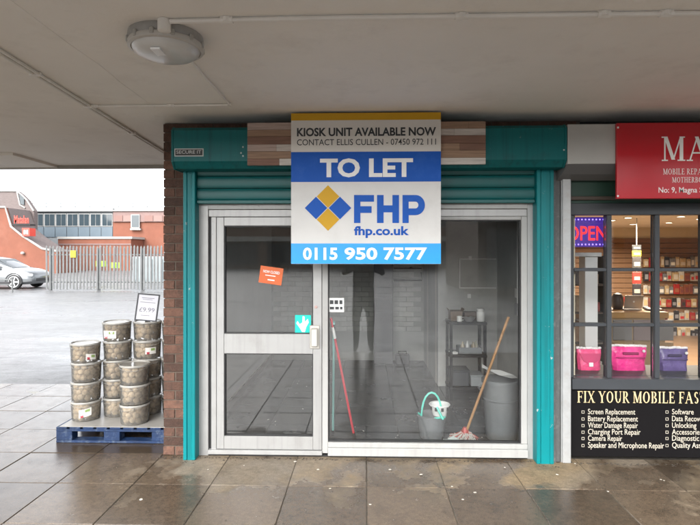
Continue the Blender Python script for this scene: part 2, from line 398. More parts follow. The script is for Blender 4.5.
# dirt packed along the foot of the shopfronts
m = MB()
for k in range(420):
    x = random.uniform(-1.66, 2.75); y = -.012 - abs(random.gauss(0,.022)) - (.10 if (-1.46 < x < -1.33 or 1.33 < x < 1.5) else .0) - (.035 if 1.64 < x else 0) - (.03 if -.3 < x < 1.3 else .02)
    r = random.uniform(.003,.011)
    m.add([(x+r*random.uniform(.6,1.3)*math.cos(a_*PI/3), y+r*.7*random.uniform(.6,1.3)*math.sin(a_*PI/3), .0015) for a_ in range(6)] + [(x, y, .0015+r*.45)], [(a_, (a_+1) % 6, 6) for a_ in range(6)])
tag(m.build('dirt_crumbs', pm('packed_dirt', (.05,.042,.033), .9, var=.3, vs=40)), 'dark crumbs of dirt along the foot of the shopfronts', 'dirt', kind='stuff')
# canopy over pavement and shops
can = thing('canopy', 'cream painted concrete canopy soffit running over the shopfronts', 'canopy', (0,0,2.71))
m = MB(); m.box(-5.8, 6.5, -2.35, 2.0, 2.712, 3.0); m.box(-1.5, 6.5, 2.0, 9.6, 2.712, 3.05); m.build('slab', M['soffit'], can)
m = MB(); m.box(-5.8, 6.5, -2.41, -2.35, 2.68, 3.0); m.build('front_fascia', M['conc'], can)
m = MB(); m.box(-5.8, -3.72, 1.2, 2.0, 2.685, 2.711); m.build('edge_panel', M['soffit'], can)
m = MB(); m.box(-5.8, -1.66, 2.0, 2.04, 2.67, 3.1); m.build('rear_fascia', M['conc'], can)
# cracks / patch seams in the soffit as shallow ridges
m = MB()
pts = [(-1.485,-2.06),(-1.50,-1.6),(-1.495,-1.3),(-1.52,-1.0),(-1.525,-.7),(-1.53,-.45)]
for i in range(len(pts)-1): m.tube([(pts[i][0],pts[i][1],2.712),(pts[i+1][0],pts[i+1][1],2.712)], .0035, 5)
m.build('seam', M['soffit'], can)
cnd = pm('painted_conduit', (.80,.775,.725), .5, var=.06)
def conduit(pts, r, label, couplers=()):
    t = thing('conduit', label, 'conduit', (pts[0][0], pts[0][1], 2.71))
    q = MB(); q.tube([(p[0], p[1], 2.71-r-.001) for p in pts], r, 8); q.build('pipe', cnd, t, True)
    for (x, y, d) in couplers:
        q = MB(); dx, dy = d
        q.tube([(x-dx*.028, y-dy*.028, 2.71-r), (x+dx*.028, y+dy*.028, 2.71-r)], r*1.5, 8)
        q.tube([(x, y, 2.71), (x, y, 2.70-r)], r*1.9, 8); q.build('coupler', cnd, t, True)
    return t
conduit([(-.88,-1.87),(-.2,-1.885),(1.0,-1.885),(3.6,-1.88)], .011, 'long painted conduit crossing the soffit from the round lamp to the right', [(-.62,-1.876,(1,0)),(.43,-1.885,(1,0)),(1.05,-1.885,(1,0)),(1.32,-1.885,(1,0))])
conduit([(-.95,-1.45),(-.955,-.55)], .008, 'short conduit running from the round lamp towards the shopfront', [(-.955,-.55,(0,1))])
conduit([(-.955,-.535),(-1.93,-.53)], .008, 'thin cross conduit joining the lamp feed to the twin cable run', [(-1.38,-.533,(1,0)),(-1.93,-.53,(1,0))])
t = thing('cable_run', 'twin cable run along the soffit at upper left towards the yard', 'cable run', (-2.0,-.5,2.71))
for dx in (-.016, .016):
    q = MB(); q.tube([(-1.85+dx,-2.34,2.70),(-1.903+dx,-1.537,2.70),(-2.0+dx,-.2,2.70),(-2.15+dx,1.95,2.70)], .009, 7); q.build('cable', cnd, t, True)
for f in (-2.2,-1.2,-.53,.3,1.2):
    x = -2.0 - .071*(f+.2); q = MB(); q.box(x-.035, x+.035, f-.012, f+.012, 2.688, 2.7105, .003); q.build('clip', cnd, t)
# round bulkhead lamp
M['lamp_clip'] = pm('lamp_clip', (.40,.39,.36), .5)
lamp = thing('bulkhead_lamp', 'round unlit bulkhead lamp with frosted bowl on the soffit', 'lamp', (-.97,-1.68,2.71))
q = MB(); q.lathe([(.175,0),(.178,-.02),(.168,-.045),(.157,-.05)], (-.97,-1.68,2.711), 36); q.build('base', pm('lamp_base_grey', (.33,.32,.30), .5, var=.1, vs=20), lamp, True)
q = MB(); q.lathe([(.176,-.04),(.18,-.05),(.177,-.064),(.163,-.068),(.159,-.05)], (-.97,-1.68,2.71), 36, False); q.build('rim', pm('lamp_rim', (.52,.50,.46), .4), lamp, True)
q = MB(); q.lathe([(.162,-.06),(.154,-.078),(.129,-.094),(.09,-.104),(.04,-.108),(.004,-.109)], (-.97,-1.68,2.71), 36)
q.build('bowl', pm('lamp_frosted_bowl', (.62,.62,.60), .22, var=.05, vs=10), lamp, True)
for k in range(12): q = MB(); q.obox((-.97+.174*math.cos(k*PI/6), -1.68+.174*math.sin(k*PI/6), 2.667), (.02,.02,.03), (0,0,k*PI/6), .004); q.build('rim_clip', M['lamp_clip'], lamp)
q = MB(); q.lathe([(.03,0),(.03,-.05),(.02,-.056)], (-.91,-1.86,2.71), 12); q.build('gland', cnd, lamp, True)
q = MB(); q.box(-1.0,-.955,-1.80,-1.68,2.602,2.61); q.build('inner_plate', pm('lamp_plate', (.8,.8,.78), .3), lamp)

# ================================================================= BRICK CORNER PIER
bw = thing('brick_pier', 'dark red brick corner pier beside the teal shutter rail', 'brick pier', (-1.55,.1,0))
m = MB(); m.box(-1.632,-1.455,.008,5.0,-.01,2.708); m.build('mortar_core', M['mortar'], bw)
def bmesh_(w, d, nm='brick'):
    q = MB(); q.box(-w/2, w/2, -d/2, d/2, -.0335, .0335, .0025); o = q.build(nm, M['brick']); me = o.data; bpy.data.objects.remove(o); return me
B_full = bmesh_(.19, .102); B_half = bmesh_(.09, .215); B_side = bmesh_(.102, .215)
for k in range(36):
    z = .0375 + k*.0752; j = lambda: random.uniform(-.002, .002)
    if k % 2:
        share('brick', B_full, bw, (-1.545+j(), .051+j(), z)); share('brick', B_side, bw, (-1.589+j(), .22, z))
    else:
        share('brick', B_half, bw, (-1.595+j(), .1075+j(), z)); share('brick', B_half, bw, (-1.495+j(), .1075+j(), z))
m = MB()
for k in range(36):
    z = .0375 + k*.0752; y = .335 + (.1125 if k % 2 else 0)
    while y + .215 < 5.0:
        m.box(-1.64, -1.55, y, y+.215, z-.0325, z+.0325); y += .225
tag(m.build('side_brickwork', M['brick'], bw), kind='stuff')
m = MB()
x = -1.452
while x < 1.5:
    m.box(x, x+.215, .0, .1, 2.616, 2.70); x += .225
tag(m.build('lintel_course', M['brick'], bw), kind='stuff')
m = MB(); m.box(-1.455, 1.72, .006, .1, 2.08, 2.708); m.build('lintel_core', M['mortar'], bw)

# ================================================================= ROLLER SHUTTER
sh = thing('roller_shutter', 'teal roller shutter nearly fully raised above the empty kiosk', 'roller shutter', (0,-.1,0))
bp = [(-.27,2.35),(-.22,2.30),(-.04,2.30),(-.002,2.33),(-.002,2.612),(-.24,2.612),(-.27,2.585)]
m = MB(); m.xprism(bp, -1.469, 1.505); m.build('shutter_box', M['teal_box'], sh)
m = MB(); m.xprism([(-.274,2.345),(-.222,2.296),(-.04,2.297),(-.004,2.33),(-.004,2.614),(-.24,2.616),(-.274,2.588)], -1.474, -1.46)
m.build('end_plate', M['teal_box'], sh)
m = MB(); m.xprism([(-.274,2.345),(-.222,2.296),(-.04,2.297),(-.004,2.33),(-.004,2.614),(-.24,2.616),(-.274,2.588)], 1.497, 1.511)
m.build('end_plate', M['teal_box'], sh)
for u, v in ((243,147),(243,156),(241,153),(564,150)):
    p = at(u, v, -.272); q = MB(); q.obox((p.x, -.272, p.z), (.012,.006,.012), bev=.002); q.build('rivet', pm('rivet_grey', (.45,.5,.5), .4), sh)
for x0, x1 in ((-1.444,-1.348),(1.346,1.478)):
    g = MB(); g.box(x0, x0+.030, -.10, .03, 0, 2.305, .004); g.box(x0+.0335, x1-.031, -.094, .03, 0, 2.305); g.box(x1-.030, x1, -.10, .03, 0, 2.305, .004)
    g.build('guide_rail', M['teal'], sh)
z = 2.075
for k in range(3):
    g = MB()
    pr = [(-.062+.022*abs(math.cos(i*PI/8))**1.5*(1 if True else 0), z + .078*i/8) for i in range(9)]
    pr = [(-.045 - .012*math.sin(i*PI/8)**.45, z + .093*i/8) for i in range(9)]
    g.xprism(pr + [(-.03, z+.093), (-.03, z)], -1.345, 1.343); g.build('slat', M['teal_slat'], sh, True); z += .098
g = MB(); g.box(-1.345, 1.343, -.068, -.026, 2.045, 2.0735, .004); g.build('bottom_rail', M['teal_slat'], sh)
pl = thing('name_plate', 'small black plate with white border on the teal shutter box', 'plate', (-1.35,-.275,2.41))
a = at(174.5,156.5,-.273); b = at(203.5,148.5,-.273)
g = MB(); g.box(a.x, b.x, -.2745, -.2712, a.z, b.z); g.build('backing', pm('plate_white', (.5,.52,.5), .5), pl)
g = MB(); g.box(a.x+.007, b.x-.007, -.2765, -.2747, a.z+.007, b.z-.007); g.build('face', pm('plate_black', (.012,.015,.015), .5), pl)
letters('SECURE IT', a.x+.016, b.x-.016, a.z+.020, b.z-.014, -.277, pm('plate_letter', (.45,.47,.46), .5), pl, .01)

# wood-effect fascia boards behind the letting board
fas = thing('fascia_board', 'weathered wood effect fascia panel showing either side of letting sign', 'fascia panel', (0,-.29,2.31))
woods = [pm('plank_%d' % i, c, .65, var=.3, vs=9, stretch=(.6,1,14), bump=.1, bs=30) for i, c in enumerate([(.40,.33,.29),(.18,.095,.065),(.46,.41,.37),(.27,.17,.11),(.50,.46,.42),(.38,.29,.25)])]
zs = [2.312,2.362,2.418,2.47,2.53,2.58,2.634]
for k in range(6):
    xs = [-.886]
    while xs[-1] < .904:
        xs.append(min(.904, xs[-1] + random.uniform(.22,.62)))
        if .904 - xs[-1] < .1: xs[-1] = .904
    for i in range(len(xs)-1):
        g = MB(); g.box(xs[i]+.0008, xs[i+1]-.0008, -.292-random.uniform(0,.002), -.2725, zs[k]+.001, zs[k+1]-.001); g.build('plank', random.choice(woods) if i else woods[(k*2+1) % 6], fas)

# ================================================================= ALUMINIUM SHOPFRONT
sf = thing('shopfront', 'white aluminium shopfront of the empty kiosk with large display pane', 'shopfront', (0,.03,0))
def part(name, mat, par, *b, bev=.003, smooth=False):
    q = MB()
    for e in b: q.box(*e, bev)
    return q.build(name, mat, par, smooth)
part('jamb', M['alu'], sf, (-1.356,-1.272,0,.09,0,2.066)); part('jamb_liner', M['gasket'], sf, (-1.2715,-1.2505,.02,.08,.03,1.94), bev=0)
part('door_jamb', M['alu'], sf, (-1.25,-1.207,.004,.085,.03,1.944))
part('jamb', M['alu_grey'], sf, (1.303,1.357,0,.09,0,2.066))
part('reveal_strip', M['gasket'], sf, (-1.372,-1.3565,-.01,.06,0,2.07), (1.3575,1.372,-.01,.06,0,2.07), bev=0)
part('transom', M['alu_white'], sf, (-1.271,1.302,-.012,.08,2.004,2.066)); part('transom_trim', M['alu'], sf, (-1.271,1.302,.006,.08,1.945,2.0025))
part('mullion', M['alu_white'], sf, (-.342,-.295,-.004,.085,.03,1.9445))
part('threshold', M['alu_grey'], sf, (-1.271,-.342,-.02,.10,.018,.052)); part('plinth', M['gasket'], sf, (-1.356,1.357,.005,.09,-.01,.0175), bev=0)
part('sill', M['alu_white'], sf, (-.2945,1.302,-.03,.09,.0185,.082), (-.2945,1.302,-.012,.085,.0825,.121))
part('glazing_bead', M['alu_white'], sf, (-.2945,1.254,.002,.07,1.916,1.944), (1.254,1.302,-.004,.085,.1215,1.944))
part('gasket', M['gasket'], sf, (-.2945,1.2535,.01,.06,.1215,.129), (-.2945,1.2535,.01,.06,1.908,1.9155), (1.2455,1.2535,.01,.06,.1295,1.9075), (-.2945,-.288,.01,.06,.1295,1.9075), bev=0)
part('window_pane', M['glass'], sf, (-.288,1.2455,.030,.036,.129,1.908), bev=0)
dr = part('door', M['alu'], sf, (-1.204,-1.143,.0,.055,.0555,1.942), (-.417,-.3455,.0,.055,.0555,1.942), (-1.1425,-.4175,.0,.055,1.871,1.942), (-1.1425,-.4175,.0,.055,.832,.994), (-1.1425,-.4175,.0,.055,.0555,.161))
part('pane_gasket', M['gasket'], dr, (-1.1425,-1.135,.008,.05,.9945,1.8705), (-.4245,-.4175,.008,.05,.9945,1.8705), (-1.1345,-.425,.008,.05,1.863,1.8705), (-1.1345,-.425,.008,.05,.9945,1.001),
     (-1.1425,-1.135,.008,.05,.1615,.8315), (-.4245,-.4175,.008,.05,.1615,.8315), (-1.1345,-.425,.008,.05,.825,.8315), (-1.1345,-.425,.008,.05,.1615,.168), bev=0)
part('pane', M['glass'], dr, (-1.135,-.4245,.026,.032,1.001,1.863), bev=0); part('pane', M['glass'], dr, (-1.135,-.4245,.026,.032,.168,.825), bev=0)
g = MB(); a = at(309.5,349,-.02); b = at(319.5,325.5,-.02)
g.box(a.x, b.x, -.012, -.0005, a.z, b.z, .004); g.box(a.x+.012, b.x-.012, -.05, -.0122, a.z+.02, b.z-.02, .008); g.build('handle', pm('satin_lock_case', (.50,.48,.44), .35, .5), dr)
g = MB(); p = at(316,307,-.001); g.lathe([(.012,0),(.012,.004),(.009,.006)], (0,0,0), 14)
g.v = [Vector((p.x+v.x, -.0005-v.z, p.z+v.y)) for v in g.v]; g.build('lock', pm('lock_pink', (.5,.33,.3), .4), dr)

# ================================================================= KIOSK INTERIOR (setting)
M['wallin'] = pm('painted_interior_wall', (.42,.42,.40), .8, var=.1, vs=2, stain=(.3,.295,.28), ss=3, samt=.4)
M['wallwhite'] = pm('white_interior_wall', (.84,.84,.82), .7, var=.05, vs=2)
M['tilefloor'] = pm('dark_floor_tile', (.07,.074,.077), .24, rnd=.2, var=.12, vs=5, rvar=.05, bump=.02, bs=60)
M['whitebrick'] = pm('white_painted_brick', (.50,.50,.47), .55, rnd=.06, var=.1, vs=9, stain=(.42,.38,.32), ss=5, samt=.35)
fl = MB(); fl.box(-1.50, 1.66, .10, 3.9, -.05, .012); fl = tag(fl.build('floor', pm('floor_grout', (.05,.05,.05), .8)), 'dark grey tiled floor inside the empty kiosk', kind='structure')
q = MB(); q.box(-.298,.298,-.298,.298,-.008,.006,.002); o = q.build('floor_tile', M['tilefloor']); TM = o.data; bpy.data.objects.remove(o)
for j in range(6):
    for i in range(5):
        x = -1.2 + .603*i; y = .41 + .603*j
        if y > 3.8: continue
        share('floor_tile', TM, fl, (x, y, .013))
def struct(name, mat, label, *b):
    q = MB()
    for e in b: q.box(*e)
    return tag(q.build(name, mat), label, kind='structure')
struct('wall_left', M['wallwhite'], 'white side wall inside the empty kiosk', (-1.454,-1.42,.1,3.75,.0,2.6))
struct('wall_right', M['wallin'], 'grey side wall inside the empty kiosk', (1.62,1.69,.10,3.75,0,2.6))
struct('ceiling_inner', M['wallwhite'], 'ceiling of the empty kiosk', (-1.454,1.69,.1,3.9,2.6,2.70))
sk = MB(); sk.box(-1.42,-1.405,.1,3.7,.013,.11); tag(sk.build('skirting', M['dark']), 'black skirting along the white kiosk wall', kind='structure')
wb = struct('wall_back', pm('white_mortar', (.40,.40,.375), .8), 'white painted brick back wall of the kiosk', (-1.454,.95,3.71,3.85,0,2.6))
q = MB(); q.box(-.1105,.1105,0,.03,-.0355,.0355,.004); o = q.build('painted_block', M['whitebrick']); BM_ = o.data; bpy.data.objects.remove(o)
for k in range(14):
    for i in range(11):
        x = -1.28 + .225*i + (.1125 if k % 2 else 0); z = .5 + .075*k
        if x > .82: continue
        share('painted_block', BM_, wb, (x, 3.688, z))
pw = struct('partition_wall', M['wallin'], 'grey partition boxing off the right rear of the kiosk', (.90,1.619,2.2,2.28,0,2.6), (.90,.97,2.28,3.70,0,2.6))
q = MB(); q.box(.896,.90,2.34,2.42,0,2.1); q.box(.896,.90,3.2,3.28,0,2.1); q.box(.896,.90,2.42,3.2,2.02,2.1); q.build('door_casing', pm('casing_cream', (.55,.53,.48), .6), pw)
# surface trunking rectangle, socket box and switch on the partition
wc = pm('white_trunking', (.72,.72,.70), .5)
t = thing('trunking_frame', 'thin white trunking rectangle fixed on the grey partition', 'trunking', (1.3,2.19,1.4))
a = at(459,288,2.19); b = at(496,259,2.19)
for e in ((a.x,b.x,a.z-.008,a.z+.008),(a.x,b.x,b.z-.008,b.z+.008),(a.x,a.x+.014,a.z+.0085,b.z-.0085)):
    part('trunking', wc, t, (e[0],e[1],2.178,2.1995,e[2],e[3]))
part('conduit_drop', wc, t, (1.600,1.6195,1.30,1.32,1.0,2.55)); part('switch_box', wc, t, (1.588,1.6195,1.27,1.35,1.18,1.28)); part('switch_box', pm('grey_switch', (.3,.3,.3), .5), t, (1.585,1.6195,1.26,1.36,1.0,1.12))
for (u, v) in ((470,258),(469,296)):
    p = at(u, v, 2.19); part('socket', wc, t, (p.x-.02,p.x+.02,2.17,2.1995,p.z-.025,p.z+.025))
# ================================================================= LETTING SIGN
sg = thing('letting_sign', 'large TO LET agency sign board hanging over the kiosk entrance', 'sign', (0,-.31,1.57))
SY = -.318
def px(u, v): return at(u, v, SY)
s_w = pm('sign_white', (.63,.625,.61), .5, spec=.25, var=.04, vs=5, stain=(.5,.49,.47), ss=3, samt=.3); s_gr = pm('sign_pale_grey', (.64,.615,.57), .5, var=.03)
s_b = pm('sign_royal_blue', (.006,.085,.42), .5, spec=.2, var=.05, stain=(.03,.12,.45), ss=6, samt=.4); s_c = pm('sign_cyan', (.0,.30,.76), .4); s_g = pm('sign_gold', (.58,.33,.02), .5, spec=.2)
s_k = pm('sign_black', (.02,.022,.025), .5); s_l = pm('sign_letter_white', (.82,.82,.80), .5)
a = px(291,264); b = px(441,113)
part('board', s_w, sg, (a.x, b.x, -.316, -.294, a.z, b.z), bev=.002)
def band(nm, mat, v0, v1): part(nm, mat, sg, (a.x+.0005, b.x-.0005, -.3175, -.3163, px(300,v1).z, px(300,v0).z), bev=0)
band('gold_strip', s_g, 113.3, 120.5); band('grey_band', s_gr, 120.5, 152); band('blue_band', s_b, 152, 182); band('cyan_band', s_c, 243.5, 263.7)
letters_px('KIOSK UNIT AVAILABLE NOW', 297, 436, 127, 136.5, SY, s_k, sg, .03)
letters_px('CONTACT ELLIS CULLEN - 07450 972 111', 297, 436, 138.5, 145.5, SY, s_k, sg, .004)
letters_px('TO LET', 320, 413, 158, 177.5, SY, s_l, sg, .035)
def heavy(u0, u1, polys):
    for k, P in enumerate(polys):
        q = MB(); q.prism([((lambda p: (p.x, p.z))(px(u0+(u1-u0)*a_, 223-28*b_))) for a_, b_ in P], SY-.001-.0001*k, SY+.0005); q.build('lettering', s_b, sg)
heavy(354, 374, [[(0,0),(.32,0),(.32,.36),(.88,.36),(.88,.60),(.32,.60),(.32,.76),(1,.76),(1,1),(0,1)]])
heavy(377, 399, [[(0,0),(.3,0),(.3,.38),(.7,.38),(.7,0),(1,0),(1,1),(.7,1),(.7,.63),(.3,.63),(.3,1),(0,1)]])
bowl = [(.6+.42*math.cos(R(t_)), .64+.36*math.sin(R(t_))) for t_ in range(-90,91,15)]; inn = [(.58+.14*math.cos(R(t_)), .64+.12*math.sin(R(t_))) for t_ in range(90,-91,-15)]
heavy(402.5, 424.5, [[(0,0),(.28,0),(.28,.28)] + bowl + [(0,1)]]); pp_ = [(.28,.52)] + [(.28,.76)] + inn
q = MB(); q.prism([((lambda p: (p.x, p.z))(px(402.5+22*a_, 223-28*b_))) for a_, b_ in pp_], SY-.0016, SY-.0011); q.build('letter_counter', s_w, sg)
letters_px('fhp.co.uk', 354, 409, 226, 238, SY, s_b, sg, .03)
for w_, u0_, u1_ in (('0115',303,337.5),('950',344.5,377.3),('7577',383.5,427)): letters_px(w_, u0_, u1_, 247.5, 260, SY, s_l, sg, .03)
hs = .0845
for (u, v, mt) in ((328,196.5,s_g),(328,219.5,s_g),(316,208,s_b),(340,208,s_b)):
    p = px(u, v); q = MB(); q.prism([(p.x-hs,p.z),(p.x,p.z-hs),(p.x+hs,p.z),(p.x,p.z+hs)], SY-.001, SY+.0005); q.build('logo_diamond', mt, sg)
part('fixing_batten', M['galv'], sg, (-.5,.5,-.2935,-.2925,2.5,2.53), bev=0)

# ================================================================= STICKERS ON THE GLASS
def pane_card(name, label, u0, v0, u1, v1, tilt, mat, cat='notice', y=.0245):
    a = at(u0, v1, y); b = at(u1, v0, y)
    t = thing(name, label, cat, ((a.x+b.x)/2, y, (a.z+b.z)/2)); t.rotation_euler = (0, R(tilt), 0)
    w, h = b.x-a.x, b.z-a.z
    q = MB(); q.box(-w/2, w/2, -.0006, .0006, -h/2, h/2); q.build('card', mat, t, local=True)
    return t, w, h
def loc_letters(txt, x0, x1, z0, z1, y, mat, par, bold=0.):
    vs, fs = text_bm(txt, bold); ax = min(v.x for v in vs); bx = max(v.x for v in vs); az = min(v.y for v in vs); bz = max(v.y for v in vs)
    m = MB(); m.add([((v.x-ax)/(bx-ax)*(x1-x0)+x0, y-(.0006 if v.z > 0 else 0), (v.y-az)/(bz-az)*(z1-z0)+z0) for v in vs], fs); return m.build('lettering', mat, par, local=True)
orange = pm('orange_card', (.62,.13,.035), .6, var=.05)
t, w, h = pane_card('notice_card', 'tilted orange notice card behind the upper door glass', 259.5, 267, 282.5, 284, 8, orange)
loc_letters('NOW CLOSED', -w*.36, w*.36, h*.12, h*.28, -.0008, s_l, t, .02); q = MB(); q.box(-w*.25, w*.2, -.0012, -.0008, -h*.04, h*.01); q.box(-w*.12, w*.18, -.0012, -.0008, -h*.30, -h*.23); q.build('print', s_l, t, local=True)
t, w, h = pane_card('pane_sticker', 'mint green delivery sticker at bottom corner of upper door glass', 295, 315, 311, 333.5, 0, pm('mint_sticker', (.0,.50,.42), .5), 'sticker')
q = MB(); q.add([(x*w, -.0009, z*h) for x, z in ((-.42,.05),(-.2,-.2),(-.05,-.42),(.12,-.42),(.2,-.15),(.36,.1),(.3,.3),(.12,.12),(.1,.42),(-.02,.44),(-.04,.1),(-.2,.0),(-.34,.18))], [tuple(range(13))]); q.build('emblem', s_l, t, local=True)
t, w, h = pane_card('pane_notice', 'small white notice with black symbols left of the display pane', 328.6, 298, 344, 312, 0, pm('notice_white', (.75,.75,.73), .5), y=.0285)
q = MB()
for i, (x, z, s1, s2) in enumerate(((-.3,.2,.12,.14),(0,.2,.12,.14),(.3,.2,.1,.14),(-.28,-.22,.14,.1),(.05,-.22,.12,.1),(.32,-.22,.08,.1))): q.box((x-s1)*w, (x+s1)*w, -.0009, -.0007, (z-s2)*h, (z+s2)*h)
q.build('symbols', s_k, t, local=True)

# ================================================================= THINGS INSIDE THE KIOSK
ZF = .019
bk = pm('black_shelf_plastic', (.010,.010,.011), .6, spec=.15, var=.2, vs=20)
sv = thing('shelving_unit', 'black three tier shelving unit against the grey partition', 'shelf', (1.13,1.8,ZF))
sx0, sx1, sy0, sy1 = .94, 1.34, 1.55, 1.85
for x in (sx0, sx1-.03):
    for y in (sy0, sy1-.03): part('post', bk, sv, (x,x+.03,y,y+.03,ZF,.88))
for z in (.14,.50,.86):
    part('shelf', bk, sv, (sx0-.005,sx1+.005,sy0-.005,sy1+.005,z,z+.03))
brn = pm('brown_card', (.16,.11,.07), .8, var=.15); wht = pm('white_plastic', (.72,.72,.70), .4); gry = pm('grey_plastic', (.15,.16,.165), .45, var=.1, vs=8)
def one(name, label, cat, mat, fn, smooth=False, group=None):
    q = MB(); fn(q); o = q.build(name, mat, None, smooth); return tag(o, label, cat, group)
one('cardboard_box', 'open brown cardboard box at left on the top shelf', 'box', brn, lambda q: (q.box(.96,1.09,1.63,1.80,.8915,1.00,.002), q.obox((.95,1.7,1.005), (.002,.16,.05), (0,R(-30),0)), q.obox((1.1,1.7,1.005), (.002,.16,.05), (0,R(25),0))))
one('cardboard_box', 'dark low carton in the middle of the top shelf', 'box', pm('dark_card', (.09,.065,.05), .8, var=.2), lambda q: (q.box(1.12,1.26,1.66,1.80,.8915,.985,.002), q.box(1.118,1.262,1.71,1.75,.9855,.987)))
def mug(q, x, y, z, r, h):
    q.lathe([(r*.82,0),(r,h*.1),(r,h),(r*.88,h),(r*.86,h*.12)], (x,y,z), 18); q.tube([(x+r*.95,y,z+h*.8),(x+r*1.5,y,z+h*.7),(x+r*1.5,y,z+h*.35),(x+r*.95,y,z+h*.25)], r*.13, 6)
one('jar', 'white jar at right end of the top shelf', 'jar', wht, lambda q: q.lathe([(.04,0),(.045,.01),(.045,.10),(.035,.115),(.042,.12),(.042,.14),(.0,.142)], (1.29,1.62,.891), 18), True)
one('bowl', 'pale metal bowl in front of the dark carton on shelf', 'bowl', pm('tin', (.5,.5,.5), .35, .6), lambda q: q.lathe([(.03,0),(.055,.02),(.07,.05),(.064,.05),(.05,.022),(.02,.008)], (1.16,1.60,.891), 20), True)
one('mug', 'small white mug beside the bowl on the top shelf', 'mug', wht, lambda q: mug(q, 1.05, 1.585, .891, .03, .06), True)
one('paper_sheet', 'crumpled white paper hanging off left end of top shelf', 'paper', wht, lambda q: q.add([(.86,1.56,.90),(.90,1.57,.915),(.96,1.56,.905),(.985,1.6,.8935),(.97,1.66,.8935),(.93,1.62,.91),(.88,1.62,.905)], [(0,1,5,6),(1,2,5),(2,3,4,5)]))
one('crate_of_bottles', 'grey tray with jumbled bits on the middle shelf', 'tray', gry, lambda q: (q.box(1.05,1.30,1.60,1.80,.5315,.545), q.box(1.05,1.058,1.60,1.80,.5455,.60), q.box(1.292,1.30,1.60,1.80,.5455,.60), q.box(1.0585,1.2915,1.60,1.608,.5455,.60), q.box(1.0585,1.2915,1.792,1.80,.5455,.60)))
for k, (x, y, c, nm) in enumerate(((1.10,1.66,(.35,.3,.22),'tan'),(1.16,1.7,(.5,.5,.48),'pale'),(1.22,1.67,(.25,.2,.12),'brown'),(1.26,1.73,(.42,.40,.3),'cream'))):
    one('bottle', '%s small bottle standing in the tray on middle shelf' % nm, 'bottle', pm('bottle_%s' % nm, c, .4), lambda q: q.lathe([(.022,0),(.024,.01),(.024,.07),(.010,.09),(.010,.11),(.0,.111)], (x, y, .5455), 14), True, 'bottles in the tray')
one('cloth', 'folded white cloth at left of the middle shelf', 'cloth', wht, lambda q: (q.box(.96,1.03,1.57,1.72,.5315,.545,.004), q.obox((.985,1.6,.553), (.07,.09,.012), (0,.06,.3), .004)))
one('storage_box', 'dark lidded storage box on the bottom shelf', 'box', pm('dark_box', (.05,.055,.06), .4), lambda q: (q.box(.97,1.16,1.60,1.82,.1715,.33,.006), q.box(.963,1.167,1.593,1.827,.3305,.352,.004)))
one('storage_box', 'clear grey crate on the bottom shelf beside the dark box', 'box', pm('clear_crate', (.3,.32,.33), .3), lambda q: (q.box(1.18,1.32,1.60,1.82,.1715,.28,.006), q.box(1.174,1.326,1.594,1.826,.2805,.296,.003)))
# big dustbin
db = thing('dustbin', 'large grey plastic dustbin beside the leaning wooden mop', 'bin', (1.205,.43,ZF))
cx, cy = 1.205, .43
q = MB(); q.lathe([(.125,0),(.131,.01),(.156,.46),(.156,.49),(.169,.49),(.169,.52),(.157,.525),(.149,.515),(.123,.02),(.0,.02)], (cx,cy,ZF), 32); q.build('body', gry, db, True)
for s in (-1, 1):
    q = MB(); q.tube([(cx+s*.158,cy-.05,ZF+.45),(cx+s*.19,cy-.045,ZF+.43),(cx+s*.19,cy+.045,ZF+.43),(cx+s*.158,cy+.05,ZF+.45)], .008, 6); q.build('handle', gry, db, True)
q = MB(); q.lathe([(.150,.34),(.156,.345),(.156,.355),(.151,.36)], (cx,cy,ZF), 32, False); q.build('rib', gry, db, True)
one('crumpled_sheet', 'crumpled white plastic sheet lying over the dustbin rim', 'sheet', pm('white_sheet', (.75,.76,.75), .5), lambda q: q.add([(1.025, 0.37, 0.65), (1.085, 0.32, 0.63), (1.165, 0.35, 0.59), (1.265, 0.32, 0.57), (1.335, 0.36, 0.562), (1.325, 0.47, 0.565), (1.225, 0.52, 0.595), (1.125, 0.5, 0.605), (1.045, 0.46, 0.665), (1.185, 0.42, 0.57)], [(0,1,9,8),(1,2,9),(2,3,9),(3,4,5,9),(9,5,6),(9,6,7),(9,7,8)]))
# mop
mp = thing('mop', 'wooden handled string mop leaning to the right by the dustbin', 'mop', (.92,.42,ZF))
hd = Vector((.885,.38,.07)); tp = at(508.5,317,.125)
q = MB(); q.tube([hd, hd.lerp(tp,.5), tp], .0115, 10); q.build('handle', pm('raw_wood', (.36,.20,.09), .6, var=.2, vs=14), mp, True)
q = MB(); q.lathe([(.018,0),(.032,.02),(.030,.05),(.016,.075)], (hd.x-.005,hd.y,hd.z-.02), 14); q.build('socket', pm('mop_socket_red', (.35,.05,.04), .45), mp, True)
q = MB(); q.cur = 0
for k in range(150):
    an = random.uniform(0, 2*PI); l = random.uniform(.03,.13)*(1.25 if math.cos(an) < 0 else .9); h = Vector((hd.x+random.uniform(-.014,.014),hd.y+random.uniform(-.014,.014),.075)); bend = random.uniform(-.7,.7)
    q.cur = 0 if random.random() < .62 else 1
    p1 = h + Vector((math.cos(an)*l*.3, math.sin(an)*l*.3, random.uniform(-.004,.012))); p2 = Vector((hd.x+math.cos(an+bend*.5)*l*.75, hd.y+math.sin(an+bend*.5)*l*.75, ZF+random.uniform(.008,.035))); p3 = Vector((hd.x+math.cos(an+bend)*l, hd.y+math.sin(an+bend)*l, ZF+random.uniform(.004,.010)))
    q.tube([h, p1, p2, p3], .0030, 4)
q.build('strings', [pm('mop_string', (.5,.48,.44), .9), pm('mop_string_red', (.42,.10,.08), .9)], mp, True)
